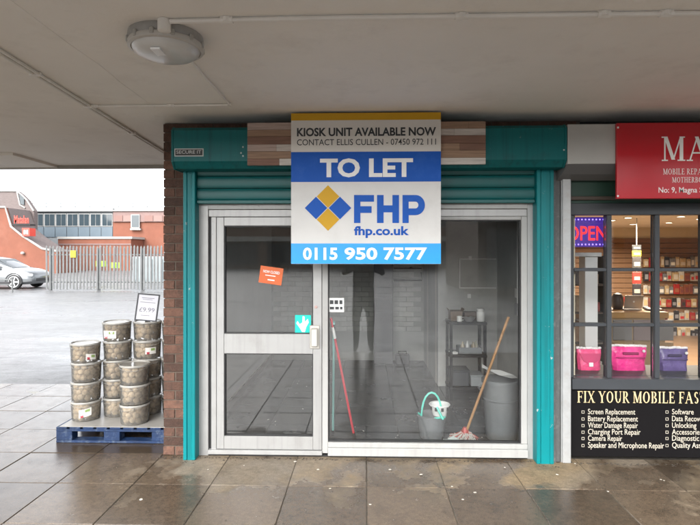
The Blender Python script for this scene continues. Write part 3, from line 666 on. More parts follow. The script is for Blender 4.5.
# bucket with mint wringer
bu = thing('mop_bucket', 'small grey bucket with white wringer basket and mint handle', 'bucket', (.63,.40,ZF))
bx_, by_ = .595, .43
q = MB(); q.lathe([(.098,0),(.102,.008),(.125,.19),(.134,.195),(.134,.205),(.121,.205),(.096,.015),(.0,.014)], (bx_,by_,ZF), 28); q.build('pail', gry, bu, True)
mint = pm('mint_plastic', (.12,.62,.50), .4)
q = MB(); q.tube([(bx_-.115+.0,by_,ZF+.21)] + [(bx_-.095+.088*(1-math.cos(a)), by_-.06, ZF+.21+.20*math.sin(a)) for a in [PI*i/10 for i in range(0,10)]], .009, 7); q.build('bail_handle', mint, bu, True)
q = MB(); q.lathe([(.058,0),(.070,.05),(.086,.09),(.094,.093),(.090,.10),(.076,.094),(.056,.01)], (bx_+.065,by_-.03,ZF+.205), 20, False)
o = q.build('wringer_basket', pm('wringer_white', (.74,.75,.73), .4), bu, True)
q = MB()
for k in range(9):
    an = 2*PI*k/9; q.obox((bx_+.065+.081*math.cos(an), by_-.03+.081*math.sin(an), ZF+.272), (.004,.022,.03), (0,0,an))
q.build('slots', M['dark'], bu)
q = MB(); q.tube([(bx_+.03,by_-.115,ZF+.30),(bx_+.055,by_-.135,ZF+.25),(bx_+.08,by_-.14,ZF+.20)], .010, 6); q.tube([(bx_+.10,by_-.11,ZF+.21),(bx_+.055,by_-.14,ZF+.215),(bx_+.01,by_-.115,ZF+.20)], .009, 6); q.build('clip', mint, bu, True)
# cloth on the floor
def rag(q):
    n = 9; vs = []; fs = []
    for i in range(n):
        for j in range(n):
            u = i/(n-1)-.5; v = j/(n-1)-.5; r = math.hypot(u, v); vs.append((.77+u*.17, .31+v*.12, ZF+.003+max(0,.045-.08*r)*(.5+random.random()*.7)))
    for i in range(n-1):
        for j in range(n-1): fs.append((i*n+j,(i+1)*n+j,(i+1)*n+j+1,i*n+j+1))
    q.add(vs, fs)
one('floor_cloth', 'scrunched pale cloth on the floor between bucket and mop', 'cloth', pm('pale_rag', (.58,.66,.64), .9), rag, True)
# two poles leaning in the corner of the pane
def pole(name, label, p0, p1, col, tipmat, tipf):
    t = thing(name, label, 'pole', p0); p0 = Vector(p0); p1 = Vector(p1)
    q = MB(); q.tube([p0, p1], .0105, 10); q.build('shaft', pm(name+'_'+label.split()[0], col, .4), t, True)
    d = (p1-p0); q = MB(); q.tube([p0+d*tipf[0], p0+d*tipf[1]], .0125, 10); q.build('grip', tipmat, t, True)
    q = MB(); q.tube([p0-d.normalized()*.004, p0+d.normalized()*.05], .013, 10); q.build('end_cap', M['dark'], t, True)
a0 = at(354.5,440,.38); a1 = at(329.5,318,.06); pole('broom_pole', 'red broom pole leaning inside the display pane', (a0.x,.38,ZF+.005), (a1.x+.012,.062,a1.z), (.55,.03,.05), wht, (.84,.93))
b0 = at(333,436,.45); b1 = at(330,322,.06); pole('broom_pole', 'mint green pole leaning beside the red one', (b0.x,.45,ZF+.005), (b1.x+.03,.075,b1.z), (.22,.52,.48), M['dark'], (.92,.98))
# things at the back wall
one('wall_cabinet', 'tall grey cabinet standing against the white back wall', 'cabinet', pm('cabinet_grey', (.10,.10,.105), .5, var=.1), lambda q: (q.box(.14,.42,3.45,3.686,ZF+.001,2.0,.006), q.box(.15,.41,3.438,3.4495,1.05,1.96,.003), q.box(.15,.41,3.438,3.4495,.12,1.0,.003), q.box(.38,.392,3.42,3.4375,1.2,1.32)))
one('wall_pipe', 'black water pipe with elbow on the white back wall', 'pipe', M['dark'], lambda q: (q.tube([(.44,3.66,1.24),(.86,3.66,1.24),(.86,3.66,1.36)], .014, 8), q.tube([(.44,3.66,1.42),(.86,3.66,1.42)], .009, 8), q.lathe([(.02,0),(.02,.03)], (.70,3.66,1.41), 10)), True)
one('floor_box', 'dark toolbox on the floor beside the back wall cabinet', 'box', pm('toolbox', (.03,.03,.032), .5), lambda q: (q.box(.46,.66,3.45,3.62,ZF+.001,.15,.008), q.tube([(.5,3.535,.15),(.5,3.535,.19),(.62,3.535,.19),(.62,3.535,.15)], .008, 6)))

m = MB()
for k in range(46):
    x = random.uniform(.2,1.25) if k < 30 else random.uniform(-1.2,1.2); y = random.uniform(.16,.5) if k < 30 else random.uniform(.2,2.4); r = random.uniform(.003,.010); an = random.uniform(0,PI)
    m.obox((x, y, ZF+.002), (r*2.4, r, .003), (random.uniform(-.1,.1), random.uniform(-.1,.1), an))
tag(m.build('floor_debris', pm('pale_scraps', (.5,.48,.44), .9, var=.3, vs=20)), 'pale scraps scattered on the kiosk floor near the mop', 'debris', kind='stuff')
# ================================================================= NEIGHBOURING PHONE REPAIR SHOP
cream = pm('cream_wall', (.62,.55,.42), .8, var=.04); slatw = pm('wood_slatwall', (.19,.105,.055), .55, var=.15, vs=3, stretch=(.4,1,10)); tan = pm('tan_panel', (.42,.29,.16), .6, var=.1)
X0, X1, YB = 1.69, 7.6, 6.4
struct('wall_shared', cream, 'inner wall between the two shops', (X0,1.72,.1,YB,0,2.6))
struct('wall_repair_back', cream, 'cream back wall of the phone repair shop', (1.72,X1,YB,YB+.1,0,2.6))
struct('wall_repair_side', tan, 'tan side wall of the phone repair shop', (X1,X1+.1,.1,YB+.1,0,2.6))
struct('ceiling_repair', pm('shop_ceiling', (.72,.70,.66), .8), 'pale ceiling of the phone repair shop', (1.72,X1,.1,YB,2.16,2.3))
struct('floor_repair', pm('shop_floor_wood', (.16,.10,.06), .35, var=.2), 'brown floor of the phone repair shop', (1.72,X1,.1,YB,-.05,.012))
struct('wall_front_repair', M['dark'], 'solid front beyond the repair shop window', (3.9,X1+.1,.02,.1,0,2.7), (1.66,X1+.1,.02,.1,2.2,2.7))
# front frame
nf = thing('repair_shopfront', 'dark grey framed window of the phone repair shop with panes', 'shopfront', (2.6,.03,0))
xm = [1.648+.018, 1.948, 2.324, 2.70, 3.076, 3.452, 3.83]
part('frame_rail', M['anth'], nf, (1.64,3.9,-.02,.07,1.953,2.045)); part('frame_rail', M['anth'], nf, (1.64,3.9,-.045,.09,.572,.655))
part('frame_post', M['anth'], nf, (1.64,1.672,0,.07,.6555,1.9525)); part('frame_post', M['anth'], nf, (3.84,3.9,0,.07,.6555,1.9525))
for x in xm[1:-1]: part('mullion', M['anth'], nf, (x-.018,x+.018,-.008,.065,.6555,1.9525))
for z in (1.517, 1.077):
    for i in range(len(xm)-1):
        part('glazing_bar', M['anth'], nf, (xm[i]+(.0185 if i else .007), xm[i+1]-.0185 if i < 5 else 3.8395, .0,.06, z-.013, z+.013))
zz = [.6555,1.0635,1.0905,1.5035,1.5305,1.9525]
for i in range(len(xm)-1):
    for k in range(3):
        part('pane', M['glass2'], nf, (xm[i]+(.0185 if i else .007), xm[i+1]-.0185 if i < 5 else 3.8395, .026,.031, zz[2*k], zz[2*k+1]), bev=0)
part('head_panel', pm('dark_green_panel', (.008,.035,.022), .5), nf, (1.6,4.2,.0,.05,2.047,2.34), bev=0)
part('head_trim', pm('brown_trim', (.05,.035,.025), .6), nf, (1.6,4.2,-.03,-.001,2.07,2.10))
# stall riser panel with gold lettering
sr = thing('service_panel', 'black lower panel with gold list of phone repair services', 'sign', (2.7,-.01,.02))
blk = pm('panel_black', (.006,.0055,.006), .6, spec=.1); gold = pm('pale_gold_letter', (.62,.48,.26), .5); crm = pm('cream_letter', (.50,.46,.38), .6)
part('panel', blk, sr, (1.637,4.1,-.012,.02,.03,.571)); 
PY = -.0135
serif_px('FIX YOUR MOBILE FAST', 577, 708, 392, 402.5, PY, gold, sr, wt=1.1)
items = ['Screen Replacement','Battery Replacement','Water Damage Repair','Charging Port Repair','Camera Repair','Speaker and Microphone Repair']
item2 = ['Software','Data Recovery','Unlocking','Accessories','Diagnostic','Quality Assurance']
vy = [412,419,425.6,432.2,438.5,445.6]
for k in range(6):
    v = vy[k]
    for (txt, u0, wpc) in ((items[k], 588, 2.62), (item2[k], 672, 2.7)):
        p = at(u0-5, v, PY); q = MB(); s_ = .011
        q.box(p.x-s_, p.x+s_, PY-.0006, PY, p.z-s_, p.z-s_+.003); q.box(p.x-s_, p.x+s_, PY-.0006, PY, p.z+s_-.003, p.z+s_); q.box(p.x-s_, p.x-s_+.003, PY-.0006, PY, p.z-s_+.0031, p.z+s_-.0031); q.box(p.x+s_-.003, p.x+s_, PY-.0006, PY, p.z-s_+.0031, p.z+s_-.0031)
        q.build('bullet', crm, sr)
        dsc = 1.6 if any(c in txt for c in 'pgy') else 0
        letters_px(txt, u0, u0+wpc*len(txt), v-2.9, v+2.3+dsc, PY, crm, sr, .0)
# side guide post, panel and red sign
one('guide_post', 'pale grey galvanised post between the two shops', 'post', M['galv'], lambda q: (q.box(1.555,1.62,-.075,.04,0,2.28,.004), q.box(1.548,1.5545,-.06,.04,0,2.28)))
one('channel_post', 'narrow dark steel channel right of the teal rail', 'post', pm('dark_steel', (.07,.075,.075), .55, var=.2, vs=12, stain=(.2,.19,.18), ss=18, samt=.5), lambda q: (q.box(1.482,1.50,-.07,.05,0,2.30), q.box(1.505,1.545,-.05,.05,0,2.30,.003)))
hb = thing('hood_box', 'pale grey shutter hood panel left of the red sign', 'hood', (1.7,-.2,2.3))
part('panel', pm('pale_grey_panel', (.40,.40,.38), .6, var=.05), hb, (1.516,1.90,-.272,-.01,2.315,2.612))
q = MB(); q.xprism([(-.272,2.314),(-.05,2.314),(-.05,2.22),(-.16,2.255)], 1.516, 4.2); q.build('soffit', pm('hood_underside', (.14,.14,.14), .6), hb)
part('hood_body', M['dark'], hb, (1.901,4.2,-.25,-.01,2.315,2.612), bev=0)
rs = thing('shop_sign', 'glossy red sign with white serif lettering above the repair shop', 'sign', (2.8,-.29,2.05))
part('board', pm('red_sign', (.46,.012,.022), .22, var=.04), rs, (1.866,4.15,-.30,-.274,2.052,2.612)); RY = -.3012
serif_px('M', 661.5, 686.5, 136.5, 161, RY, s_l, rs, wt=1.05); serif_px('A', 686.8, 709, 136.5, 161, RY, s_l, rs, wt=1.05)
serif_px('MOBILE REPAIR', 663, 708, 168.5, 174.5, RY, s_l, rs, wt=.9); serif_px('MOTHERBOARD', 672, 714, 177, 182.5, RY, s_l, rs, wt=.9)
letters_px('No: 9, Magna St', 658.5, 705, 187, 194.5, RY, s_l, rs, .005)
for u, v in ((618,127.5),(618,196)):
    p = at(u, v, RY); q = MB(); q.obox((p.x, RY, p.z), (.014,.004,.014), bev=.003); q.build('screw_cap', s_l, rs)

# illuminated open sign
os_ = thing('open_sign', 'lit red and purple OPEN sign inside the repair shop window', 'sign', (1.84,.12,1.7))
a = at(562,247,.12); b = at(609,217,.12)
part('backing', pm('led_panel', (.03,.012,.09), .4, emit=(.06,.012,.32), es=.13), os_, (a.x,b.x,.122,.14,a.z,b.z))
letters_px('OPEN', 567, 606.5, 226, 240.5, .1205, pm('led_red', (.5,.03,.03), .4, emit=(1,.015,.02), es=.32), os_, .01)
q = MB(); nb = 13
for k in range(nb):
    for v in (219.5,244.5):
        p = at(564+43*k/(nb-1), v, .121); q.obox((p.x,.120,p.z), (.012,.004,.012), bev=.003)
for k in range(4):
    p = at(606.8, 223.5+5.2*k, .121); q.obox((p.x,.120,p.z), (.012,.004,.012), bev=.003)
q.build('led_border', pm('led_violet', (.2,.1,.6), .4, emit=(.30,.22,1), es=.45), os_)
# window shelf and the three bags
one('window_shelf', 'grey display shelf behind the repair shop window', 'shelf', M['anth'], lambda q: (q.box(1.725,3.85,.095,.50,.63,.655,.003), q.box(1.725,3.85,.485,.50,.013,.6295), q.box(2.7,2.73,.15,.48,.013,.6295)))
def bag(label, u0, u1, v0, col, flap, seethru=False):
    y = .30; a = at(u0, 377, y-.06); b = at(u1, v0, y-.06); z0 = .6555; z1 = b.z; w = b.x-a.x; cx_ = (a.x+b.x)/2
    t = thing('display_bag', label, 'bag', (cx_, y, z0)); bm_ = pm('bag_'+label.split()[0]+'_'+label.split()[1], col, .3, var=.25, vs=14, bump=.9, bs=22); wt_ = pm('bag_white_top', (.75,.72,.72), .4)
    q = MB(); n = 12; m_ = 9; vs = []; fs = []; h = z1-.02-z0
    for sgn in (-1, 1):
        base = len(vs)
        for i in range(n+1):
            for j in range(m_+1):
                u = i/n*2-1; s = j/m_; bul = .034*(1-abs(u)**6)**.5*(1-s**3)**.8 + .005 + random.uniform(0,.008)
                vs.append((cx_+u*w*(.455+.03*s+.012*math.sin(s*8+u*2)), y+sgn*bul, z0+s*h))
        for i in range(n):
            for j in range(m_): fs.append((base+i*(m_+1)+j, base+(i+1)*(m_+1)+j, base+(i+1)*(m_+1)+j+1, base+i*(m_+1)+j+1))
    q.add(vs, fs); q.build('body', bm_, t, True)
    q = MB(); [q.obox((a.x+w*(i_+.5)/8, y+random.uniform(-.004,.004), z1-.012+random.uniform(-.004,.004)), (w/8+.004,.02,.02), (0,random.uniform(-.12,.12),random.uniform(-.15,.15)), .005) for i_ in range(8)]; q.build('closure_strip', wt_, t)
    if flap:
        q = MB(); q.add([(cx_-w*.42, y-.044, z1-.05),(cx_+w*.42, y-.044, z1-.05),(cx_+w*.30, y-.05, z1-.11),(cx_, y-.051, z1-.15),(cx_-w*.30, y-.05, z1-.11)], [(0,4,3,2,1)]); q.build('flap', pm('bag_flap', tuple(c*.75 for c in col), .35), t)
        q = MB(); q.box(cx_-.018, cx_+.018, y-.058, y-.0515, z1-.16, z1-.125, .004); q.build('clasp', wt_, t)
    else:
        q = MB(); q.box(cx_-w*.22, cx_+w*.22, y-.05, y-.04, z1-.082, z1-.06, .004); q.build('grip_slot', pm('bag_slot', tuple(c*.35 for c in col), .5), t)
        q = MB(); q.box(cx_-w*.40, cx_+w*.40, y-.049, y-.04, z1-.112, z1-.100, .002); q.build('zip', pm('bag_zip', tuple(c*.6 for c in col), .5), t)
        q = MB(); q.lathe([(.013,0),(.011,.006)], (0,0,0), 10); q.v = [Vector((cx_+w*.36+v.x, y-.044-v.z, z1-.05+v.y)) for v in q.v]; q.build('popper', wt_, t)
bag('red pink pouch with buttoned flap on the window shelf', 579, 604, 348, (.70,.07,.20), True)
bag('hot pink bag in the middle of the window shelf', 613.5, 650, 345.5, (.68,.035,.22), False)
bag('dark purple bag at right of the window shelf', 661, 692, 347.5, (.10,.07,.20), False)

# fittings inside
wl = pm('white_laminate', (.75,.76,.74), .4)
a = at(560,256.5,.75); b = at(597,252.5,.75); c = at(582,370,.75); d = at(594.5,370,.75)
one('display_stand', 'white display stand with tall post just inside the window', 'stand', wl, lambda q: (q.box(a.x, b.x, .65, .85, a.z, b.z, .003), q.box(c.x, d.x, .68, .82, .013, a.z-.0005, .003), q.box(c.x-.33, c.x-.28, .68, .82, .013, a.z-.0005, .003), q.box(c.x-.1, d.x+.1, .6, .9, .0125, .03)))
ct = thing('shop_counter', 'light wood counter with drawers inside the repair shop', 'counter', (3.3,2.3,.012))
a = at(590,309,2.0); b = at(669,316,2.0); cw = pm('counter_wood', (.52,.30,.11), .4, var=.12, vs=3, stretch=(.5,4,8))
part('top', cw, ct, (a.x-.3, b.x, 2.0, 2.7, .885, .955)); part('carcass', tan, ct, (a.x-.28, b.x-.02, 2.04, 2.66, .013, .8845))
for k in range(5):
    x = a.x-.2 + k*.24; part('drawer', pm('drawer_grey_%d' % k, (.28+.05*(k % 2),.27,.26), .5), ct, (x, x+.22, 2.02, 2.0395, .62, .86)); part('drawer', tan, ct, (x, x+.22, 2.02, 2.0395, .1, .6))
lp = thing('laptop', 'open silver laptop seen from behind on the wood counter', 'laptop', (3.35,2.3,.956)); p = at(631,300,2.25)
part('base', pm('silver_laptop', (.42,.38,.34), .35, .4), lp, (p.x-.11,p.x+.11,2.2,2.38,.956,.97))
q = MB(); q.obox((p.x, 2.19, 1.055), (.22,.010,.17), (R(14),0,0), .003); q.build('lid', pm('silver_lid', (.40,.36,.31), .35, .4), lp)
q = MB(); q.obox((p.x, 2.182, 1.06), (.022,.006,.022), (R(14),0,0), .004); q.build('emblem', wl, lp)
p = at(617.5,300,2.3)
one('desk_speaker', 'rounded dark speaker standing on the counter left of laptop', 'speaker', pm('dark_brown_plastic', (.03,.016,.012), .5), lambda q: (q.lathe([(.045,0),(.062,.02),(.072,.08),(.066,.15),(.045,.19),(.0,.205)], (p.x, 2.3, .956), 20), q.lathe([(.05,0),(.05,.004)], (p.x, 2.3, .9555), 16)), True)
one('paper_stack', 'pile of white papers on the counter beside white stand', 'papers', wl, lambda q: [q.obox((p.x-.25+random.uniform(-.01,.01), 2.2, .9575+.004*k), (.16,.21,.0035), (0,0,random.uniform(-.3,.3))) for k in range(7)])
for k, (u, c, nm) in enumerate(((648,(.04,.03,.03),'black'),(657,(.25,.12,.05),'brown'))):
    p2 = at(u, 307, 2.2); one('card_reader', '%s card terminal lying on right part of the wood counter' % nm, 'card reader', pm('reader_'+nm, c, .45), lambda q: (q.obox((p2.x,2.2,.972), (.07,.14,.03), (R(8),0,0), .006), q.obox((p2.x,2.23,.9895), (.05,.05,.004), (R(8),0,0))))
# dark goods rack behind the white stand
rk = thing('goods_rack', 'dark rack of boxed goods behind the white display stand', 'rack', (2.45,1.5,.012))
p0 = at(566,300,1.4); p1 = at(607,300,1.4)
for x in (p0.x, p1.x): part('upright', M['dark'], rk, (x-.012,x+.012,1.4,1.75,.013,1.62))
rz = [.35,.68,1.0,1.30]
for z in rz: part('shelf', pm('rack_shelf', (.10,.07,.05), .6), rk, (p0.x+.0125,p1.x-.0125,1.4,1.75,z,z+.02))
cols = [((.25,.05,.04),'maroon'),((.05,.05,.06),'black'),((.55,.52,.46),'cream'),((.30,.18,.10),'brown'),((.4,.30,.2),'tan'),((.6,.6,.6),'white'),((.16,.13,.12),'charcoal')]
for ri, z in enumerate(rz):
    x = p0.x+.02; k = 0; seq = list(range(7)); random.shuffle(seq)
    while x < p1.x-.07 and k < 7:
        w_ = random.uniform(.05,.09); h_ = random.uniform(.10,.22); c_, nm = cols[seq[k]]
        if x + w_ > p1.x - .015: break
        one('boxed_item', '%s carton on the %s shelf up of the dark goods rack' % (nm, ORD[ri]), 'box', pm('carton_'+nm, c_, .6, var=.2, vs=20), lambda q: (q.box(x, x+w_, 1.43, 1.43+random.uniform(.1,.2), z+.0205, z+.0205+h_, .003), q.box(x+.008, x+w_-.008, 1.4285, 1.4298, z+.03+h_*.35, z+h_*.75)), False, 'cartons on the dark goods rack'); x += w_+random.uniform(.006,.03); k += 1
# slatwall on the back wall, slat by slat
sw = thing('slatwall', 'brown wooden slatwall across the back of the repair shop', 'slatwall', (5.2,6.37,.5))
zs_ = .35
while zs_ < 1.86:
    part('slat', slatw, sw, (3.2,7.58,6.36,6.398,zs_,zs_+.092), bev=.006); zs_ += .1
# hanging packs on the slatwall
pc = [((.62,.60,.55),'white'),((.42,.03,.03),'red'),((.03,.03,.035),'black'),((.55,.40,.22),'tan'),((.30,.10,.06),'rust'),((.22,.22,.24),'grey'),((.5,.45,.38),'cream'),((.16,.05,.05),'maroon')]
rowz = [(257,267),(272.5,281),(284.5,294),(297.5,307),(311,320),(328,338),(342,352)]
for ri, (v0, v1) in enumerate(rowz):
    u = (612 if ri == 3 else 643) if ri < 4 else 598; k = 0
    lab = set(); 
    while u < 730:
        wpx = random.uniform(3.3,6.2); a = at(u, v1, 6.33); b = at(u+wpx, v0+random.uniform(-1.5,2.5), 6.33)
        if ri < 4 or u > 660 or random.random() < .9:
            ci = random.randrange(8); c_, nm = pc[ci]; c2 = pc[(ci+3) % 8][0]
            t = thing('hanging_pack', '%s hanging pack, %s along row %s of the slatwall' % (nm, ORD[k], ['one','two','three','four','five','six','seven'][ri]), 'pack', ((a.x+b.x)/2, 6.33, a.z), 'packs hanging on the slatwall')
            dp = random.uniform(.015,.05)
            q = MB(); q.box(a.x, b.x, 6.33-dp, 6.33, a.z, b.z, .004); q.build('box', pm('pack_%s' % nm, tuple(v_*.7 for v_ in c_), .4, var=.35, vs=24), t)
            q = MB(); w_ = b.x-a.x; h_ = b.z-a.z; q.box(a.x+w_*.15, b.x-w_*.15, 6.328-dp, 6.3295-dp, a.z+h_*.2, a.z+h_*random.uniform(.5,.8)); q.build('print', pm('pack_print', c2, .4), t)
            q = MB(); q.tube([((a.x+b.x)/2, 6.36, b.z+.012), ((a.x+b.x)/2, 6.33-dp, b.z+.012), ((a.x+b.x)/2, 6.325-dp, b.z-.002)], .003, 5); q.build('hook', M['galv'], t); k += 1
        u += wpx + random.uniform(.2,.7)
# hanging strip display
hsn = thing('hanging_strip', 'narrow hanging display strip with yellow, black and red cards', 'display', (4.2,3.5,1.0))
for (v0, v1, c_) in ((245,250,(.03,.03,.03)),(250.5,256.5,(.45,.42,.04)),(257,270,(.05,.045,.045)),(272,283.5,(.48,.04,.03)),(284,297,(.04,.035,.04))):
    a = at(632.5, v1, 3.5); b = at(641, v0, 3.5); q = MB(); q.box(a.x, b.x, 3.49, 3.51, a.z, b.z, .003); q.build('card', pm('strip_card', c_, .5, var=.4, vs=40), hsn)
    q = MB(); q.box(a.x+.02, b.x-.02, 3.488, 3.4895, a.z+(b.z-a.z)*.3, a.z+(b.z-a.z)*.6); q.build('print', crm, hsn)
a = at(636.7,245,3.5); q = MB(); q.tube([(a.x,3.5,2.158),(a.x,3.5,1.05)], .006, 6); q.build('rod', M['galv'], hsn)
# lit ceiling downlights
for k, (u, v) in enumerate(((628,218.6),(633,225),(669,223.5),(681,217.5),(612,221),(700,220))):
    dd = .5*520/(253-v); Yd = dd-4.2; p = at(u, v, Yd)
    t = thing('downlight', 'lit recessed downlight, %s from left on the shop ceiling' % ORD[[1,2,3,4,0,5][k]], 'downlight', (p.x, Yd, 2.159), 'lit downlights in the repair shop')
    q = MB(); q.lathe([(.06,0),(.06,-.008),(.045,-.01),(.045,0)], (p.x,Yd,2.1595), 18, False); q.build('bezel', wl, t, True)
    q = MB(); q.lathe([(.044,-.002),(.044,-.005)], (p.x,Yd,2.1595), 18); q.build('lens', pm('downlight_glow', (1,.9,.75), .5, emit=(1,.85,.62), es=6), t)
    ld = bpy.data.lights.new('downlight_lamp', 'AREA'); ld.shape = 'DISK'; ld.size = .12; ld.energy = 11; ld.color = (1,.87,.70); ld.spread = R(150)
    lo = bpy.data.objects.new('lamp', ld); C.objects.link(lo); lo.parent = t; lo.location = (0,0,-.02)

# ================================================================= PALLET OF TUBS
pa = thing('pallet', 'blue painted wooden pallet loaded with tubs beside brick pier', 'pallet', (-2.2,.7,0))
bl = pm('blue_pallet_paint', (.004,.022,.075), .6, var=.4, vs=10, stain=(.10,.13,.18), ss=18, samt=.8, bump=.3, bs=40)
tray = pm('grey_wet_board', (.32,.31,.29), .4, var=.15, vs=6)
px0, px1, py0, py1 = -2.68, -1.70, .245, 1.12
for y in (py0, (py0+py1)/2-.05, py1-.1):
    part('bottom_board', bl, pa, (px0,px1,y,y+.1,.002,.022)); part('stringer_board', bl, pa, (px0,px1,y,y+.1,.1005,.120))
    for x in (px0, (px0+px1)/2-.07, px1-.14): part('block', bl, pa, (x,x+.14,y+.002,y+.098,.0225,.1))
x = px0
while x < px1-.05:
    part('deck_board', bl, pa, (x,min(px1,x+.095),py0+.001,py1-.001,.1205,.138)); x += .118
part('tray_sheet', tray, pa, (px0+.03,px1,py0+.004,py1,.1385,.1435), bev=0)
ball_m = pm('suet_ball', (.54,.415,.265), .85, var=.45, vs=38, bump=.5, bs=120)
def tub_plastic(nm='clear_tub_plastic', haze_=.2):
    m = bpy.data.materials.new(nm); m.use_nodes = True; t = m.node_tree; N = t.nodes; K = t.links.new
    N.remove(N['Principled BSDF']); tr = N.new('ShaderNodeBsdfTransparent'); tr.inputs[0].default_value = (.93,.92,.90,1)
    gl = N.new('ShaderNodeBsdfGlossy'); gl.inputs['Roughness'].default_value = .12; df = N.new('ShaderNodeBsdfDiffuse'); df.inputs[0].default_value = (.62,.60,.55,1)
    fr = N.new('ShaderNodeFresnel'); fr.inputs[0].default_value = 1.45
    a_ = N.new('ShaderNodeMixShader'); a_.inputs[0].default_value = haze_; K(tr.outputs[0], a_.inputs[1]); K(df.outputs[0], a_.inputs[2])
    b_ = N.new('ShaderNodeMixShader'); K(fr.outputs[0], b_.inputs[0]); K(a_.outputs[0], b_.inputs[1]); K(gl.outputs[0], b_.inputs[2]); K(b_.outputs[0], N['Material Output'].inputs[0]); return m
tp_ = tub_plastic(); lid_m = tub_plastic('frosted_lid', .5)
TR, TH = .1275, .172
def proto_tub():
    t = thing('suet_tub', 'x', 'tub', (0,0,0))
    q = MB(); q.lathe([(TR*.90,.002),(TR*.93,.01),(TR*.985,TH-.02),(TR*.985,TH-.010)], (0,0,0), 28); q.build('wall', tp_, t, True, local=True)
    q = MB(); q.lathe([(TR*.99,TH-.018),(TR*1.015,TH-.016),(TR*1.015,TH-.004),(TR*.99,TH+.001),(TR*.93,TH-.002),(TR*.92,TH-.008),(0.002,TH-.008)], (0,0,0), 28, False); q.build('lid', lid_m, t, True, local=True)
    q = MB(); q.tube([(TR*1.03*math.cos(a_), TR*1.03*math.sin(a_), TH-.022-.022*math.sin((a_-PI)/PI*PI)**2*1.0) for a_ in [PI+PI*i/12 for i in range(13)]], .0018, 5); q.build('bail', lid_m, t, True, local=True)
    q = MB()
    for ly in range(3):
        for rad, n_ in ((.080,9),(.03,3)):
            for k in range(n_):
                an = 2*PI*(k+.5*(ly % 2)+random.uniform(-.15,.15))/n_; rr = random.uniform(.0235,.031)
                bm = bmesh.new(); bmesh.ops.create_icosphere(bm, subdivisions=2, radius=rr, matrix=Matrix.Translation((rad*math.cos(an), rad*math.sin(an), .034+.046*ly+random.uniform(-.008,.010))))
                for v in bm.verts: v.co += Vector((random.uniform(-1,1),random.uniform(-1,1),random.uniform(-1,1)))*.0012
                q.bm(bm)
    tag(q.build('balls', ball_m, t, True, local=True), kind='stuff'); return t
stacks = [('front left', -2.54,.475,4),('tall', -2.312,.61,5),('front middle', -2.05,.39,3),('rear', -2.05,.665,5),('far right', -1.795,.70,5),('back', -2.435,.885,3)]
names = {'front left':'leftmost stack on the pallet','tall':'tall stack second from left','front middle':'short front stack of three','rear':'tall stack behind the short one','far right':'stack half hidden by brick pier','back':'low stack glimpsed behind the left ones'}
lev = {3:['bottom','middle','top'],4:['bottom','second lowest','second highest','top'],5:['bottom','second lowest','middle','second highest','top']}
tubs = {}
protos = [proto_tub() for _ in range(5)]; unused = list(protos)
for nm, x, y, n_ in stacks:
    for k in range(n_):
        t = unused.pop() if unused else copy_tree(random.choice(protos[1:] if (nm, k) != ('front left', 0) else protos))
        t['label'] = 'clear tub of suet balls, %s of the %s' % (lev[n_][k], names[nm]); t['group'] = 'tubs stacked on the blue pallet'
        t.location = (x+random.uniform(-.004,.004), y+random.uniform(-.004,.004), .144+k*(TH+.002)); t.rotation_euler = (random.uniform(-.012,.012),random.uniform(-.012,.012),random.uniform(-.9,.9)); tubs[nm, k] = t
def tub_label(t, a0, a1, z0, z1, tilt=0):
    q = MB(); n_ = 8; vs = []; fs = []; rz_ = t.rotation_euler[2]
    for i in range(n_+1):
        a_ = R(a0+(a1-a0)*i/n_) - rz_
        for z in (z0, z1): r_ = TR*(.935+.05*z/TH)+.003; vs.append((r_*math.cos(a_), r_*math.sin(a_), z+tilt*(i/n_-.5)))
    q.add(vs, [(2*i,2*i+2,2*i+3,2*i+1) for i in range(n_)]); o = q.build('paper_label', pm('label_paper', (.72,.70,.66), .6, var=.1, vs=40), t, True, local=True)
    q2 = MB(); q2.add([p*1.0 + Vector((p.x,p.y,0)).normalized()*.0012 for p in [vs[2],vs[6],Vector(vs[6])-Vector((0,0,-.02)),Vector(vs[2])-Vector((0,0,-.02))] for p in [Vector(p)]], [(0,1,2,3)])
    q2.build('label_print', pm('label_red', (.40,.04,.06), .6), o, local=True)
    q3 = MB(); w0 = [Vector(v) for v in (vs[9],vs[15])]; q3.add([p + Vector((p.x,p.y,0)).normalized()*.0012 + Vector((0,0,dz)) for p, dz in ((w0[0],-.03),(w0[1],-.03),(w0[1],-.008),(w0[0],-.008))], [(0,1,2,3)])
    q3.build('label_print', pm('label_green', (.25,.36,.12), .6), o, local=True)
# labels go on after every copy is made
tub_label(tubs['front left',0], 270, 318, .045, .115, .02); tub_label(tubs['tall',4], 232, 292, .03, .10); tub_label(tubs['rear',3], 285, 330, .05, .11); tub_label(tubs['front left',3], 300, 340, .03, .08, -.01)
pb = thing('price_board', 'black framed price board standing on the rear stack of tubs', 'sign', (-2.05,.60,1.015))
p = at(145.5,308,.60); zb = .144+5*(TH+.002)
pb.location = (p.x, .60, zb); pb.rotation_euler = (R(-8), R(5), R(4)); w_, h_ = .205, .255
for nm_, e in (('frame',(-w_/2,-w_/2+.012,-.006,.006,0,h_)),('frame',(w_/2-.012,w_/2,-.006,.006,0,h_)),('frame',(-w_/2+.0122,w_/2-.0122,-.006,.006,0,.012)),('frame',(-w_/2+.0122,w_/2-.0122,-.006,.006,h_-.012,h_))):
    q = MB(); q.box(*e); q.build(nm_, pm('board_frame', (.02,.022,.03), .5), pb, local=True)
q = MB(); q.box(-w_/2+.0122,w_/2-.0122,-.003,.004,.0122,h_-.0122); q.build('sheet', pm('board_sheet', (.62,.62,.68), .4), pb, local=True)
ink = pm('board_ink', (.18,.18,.22), .6)
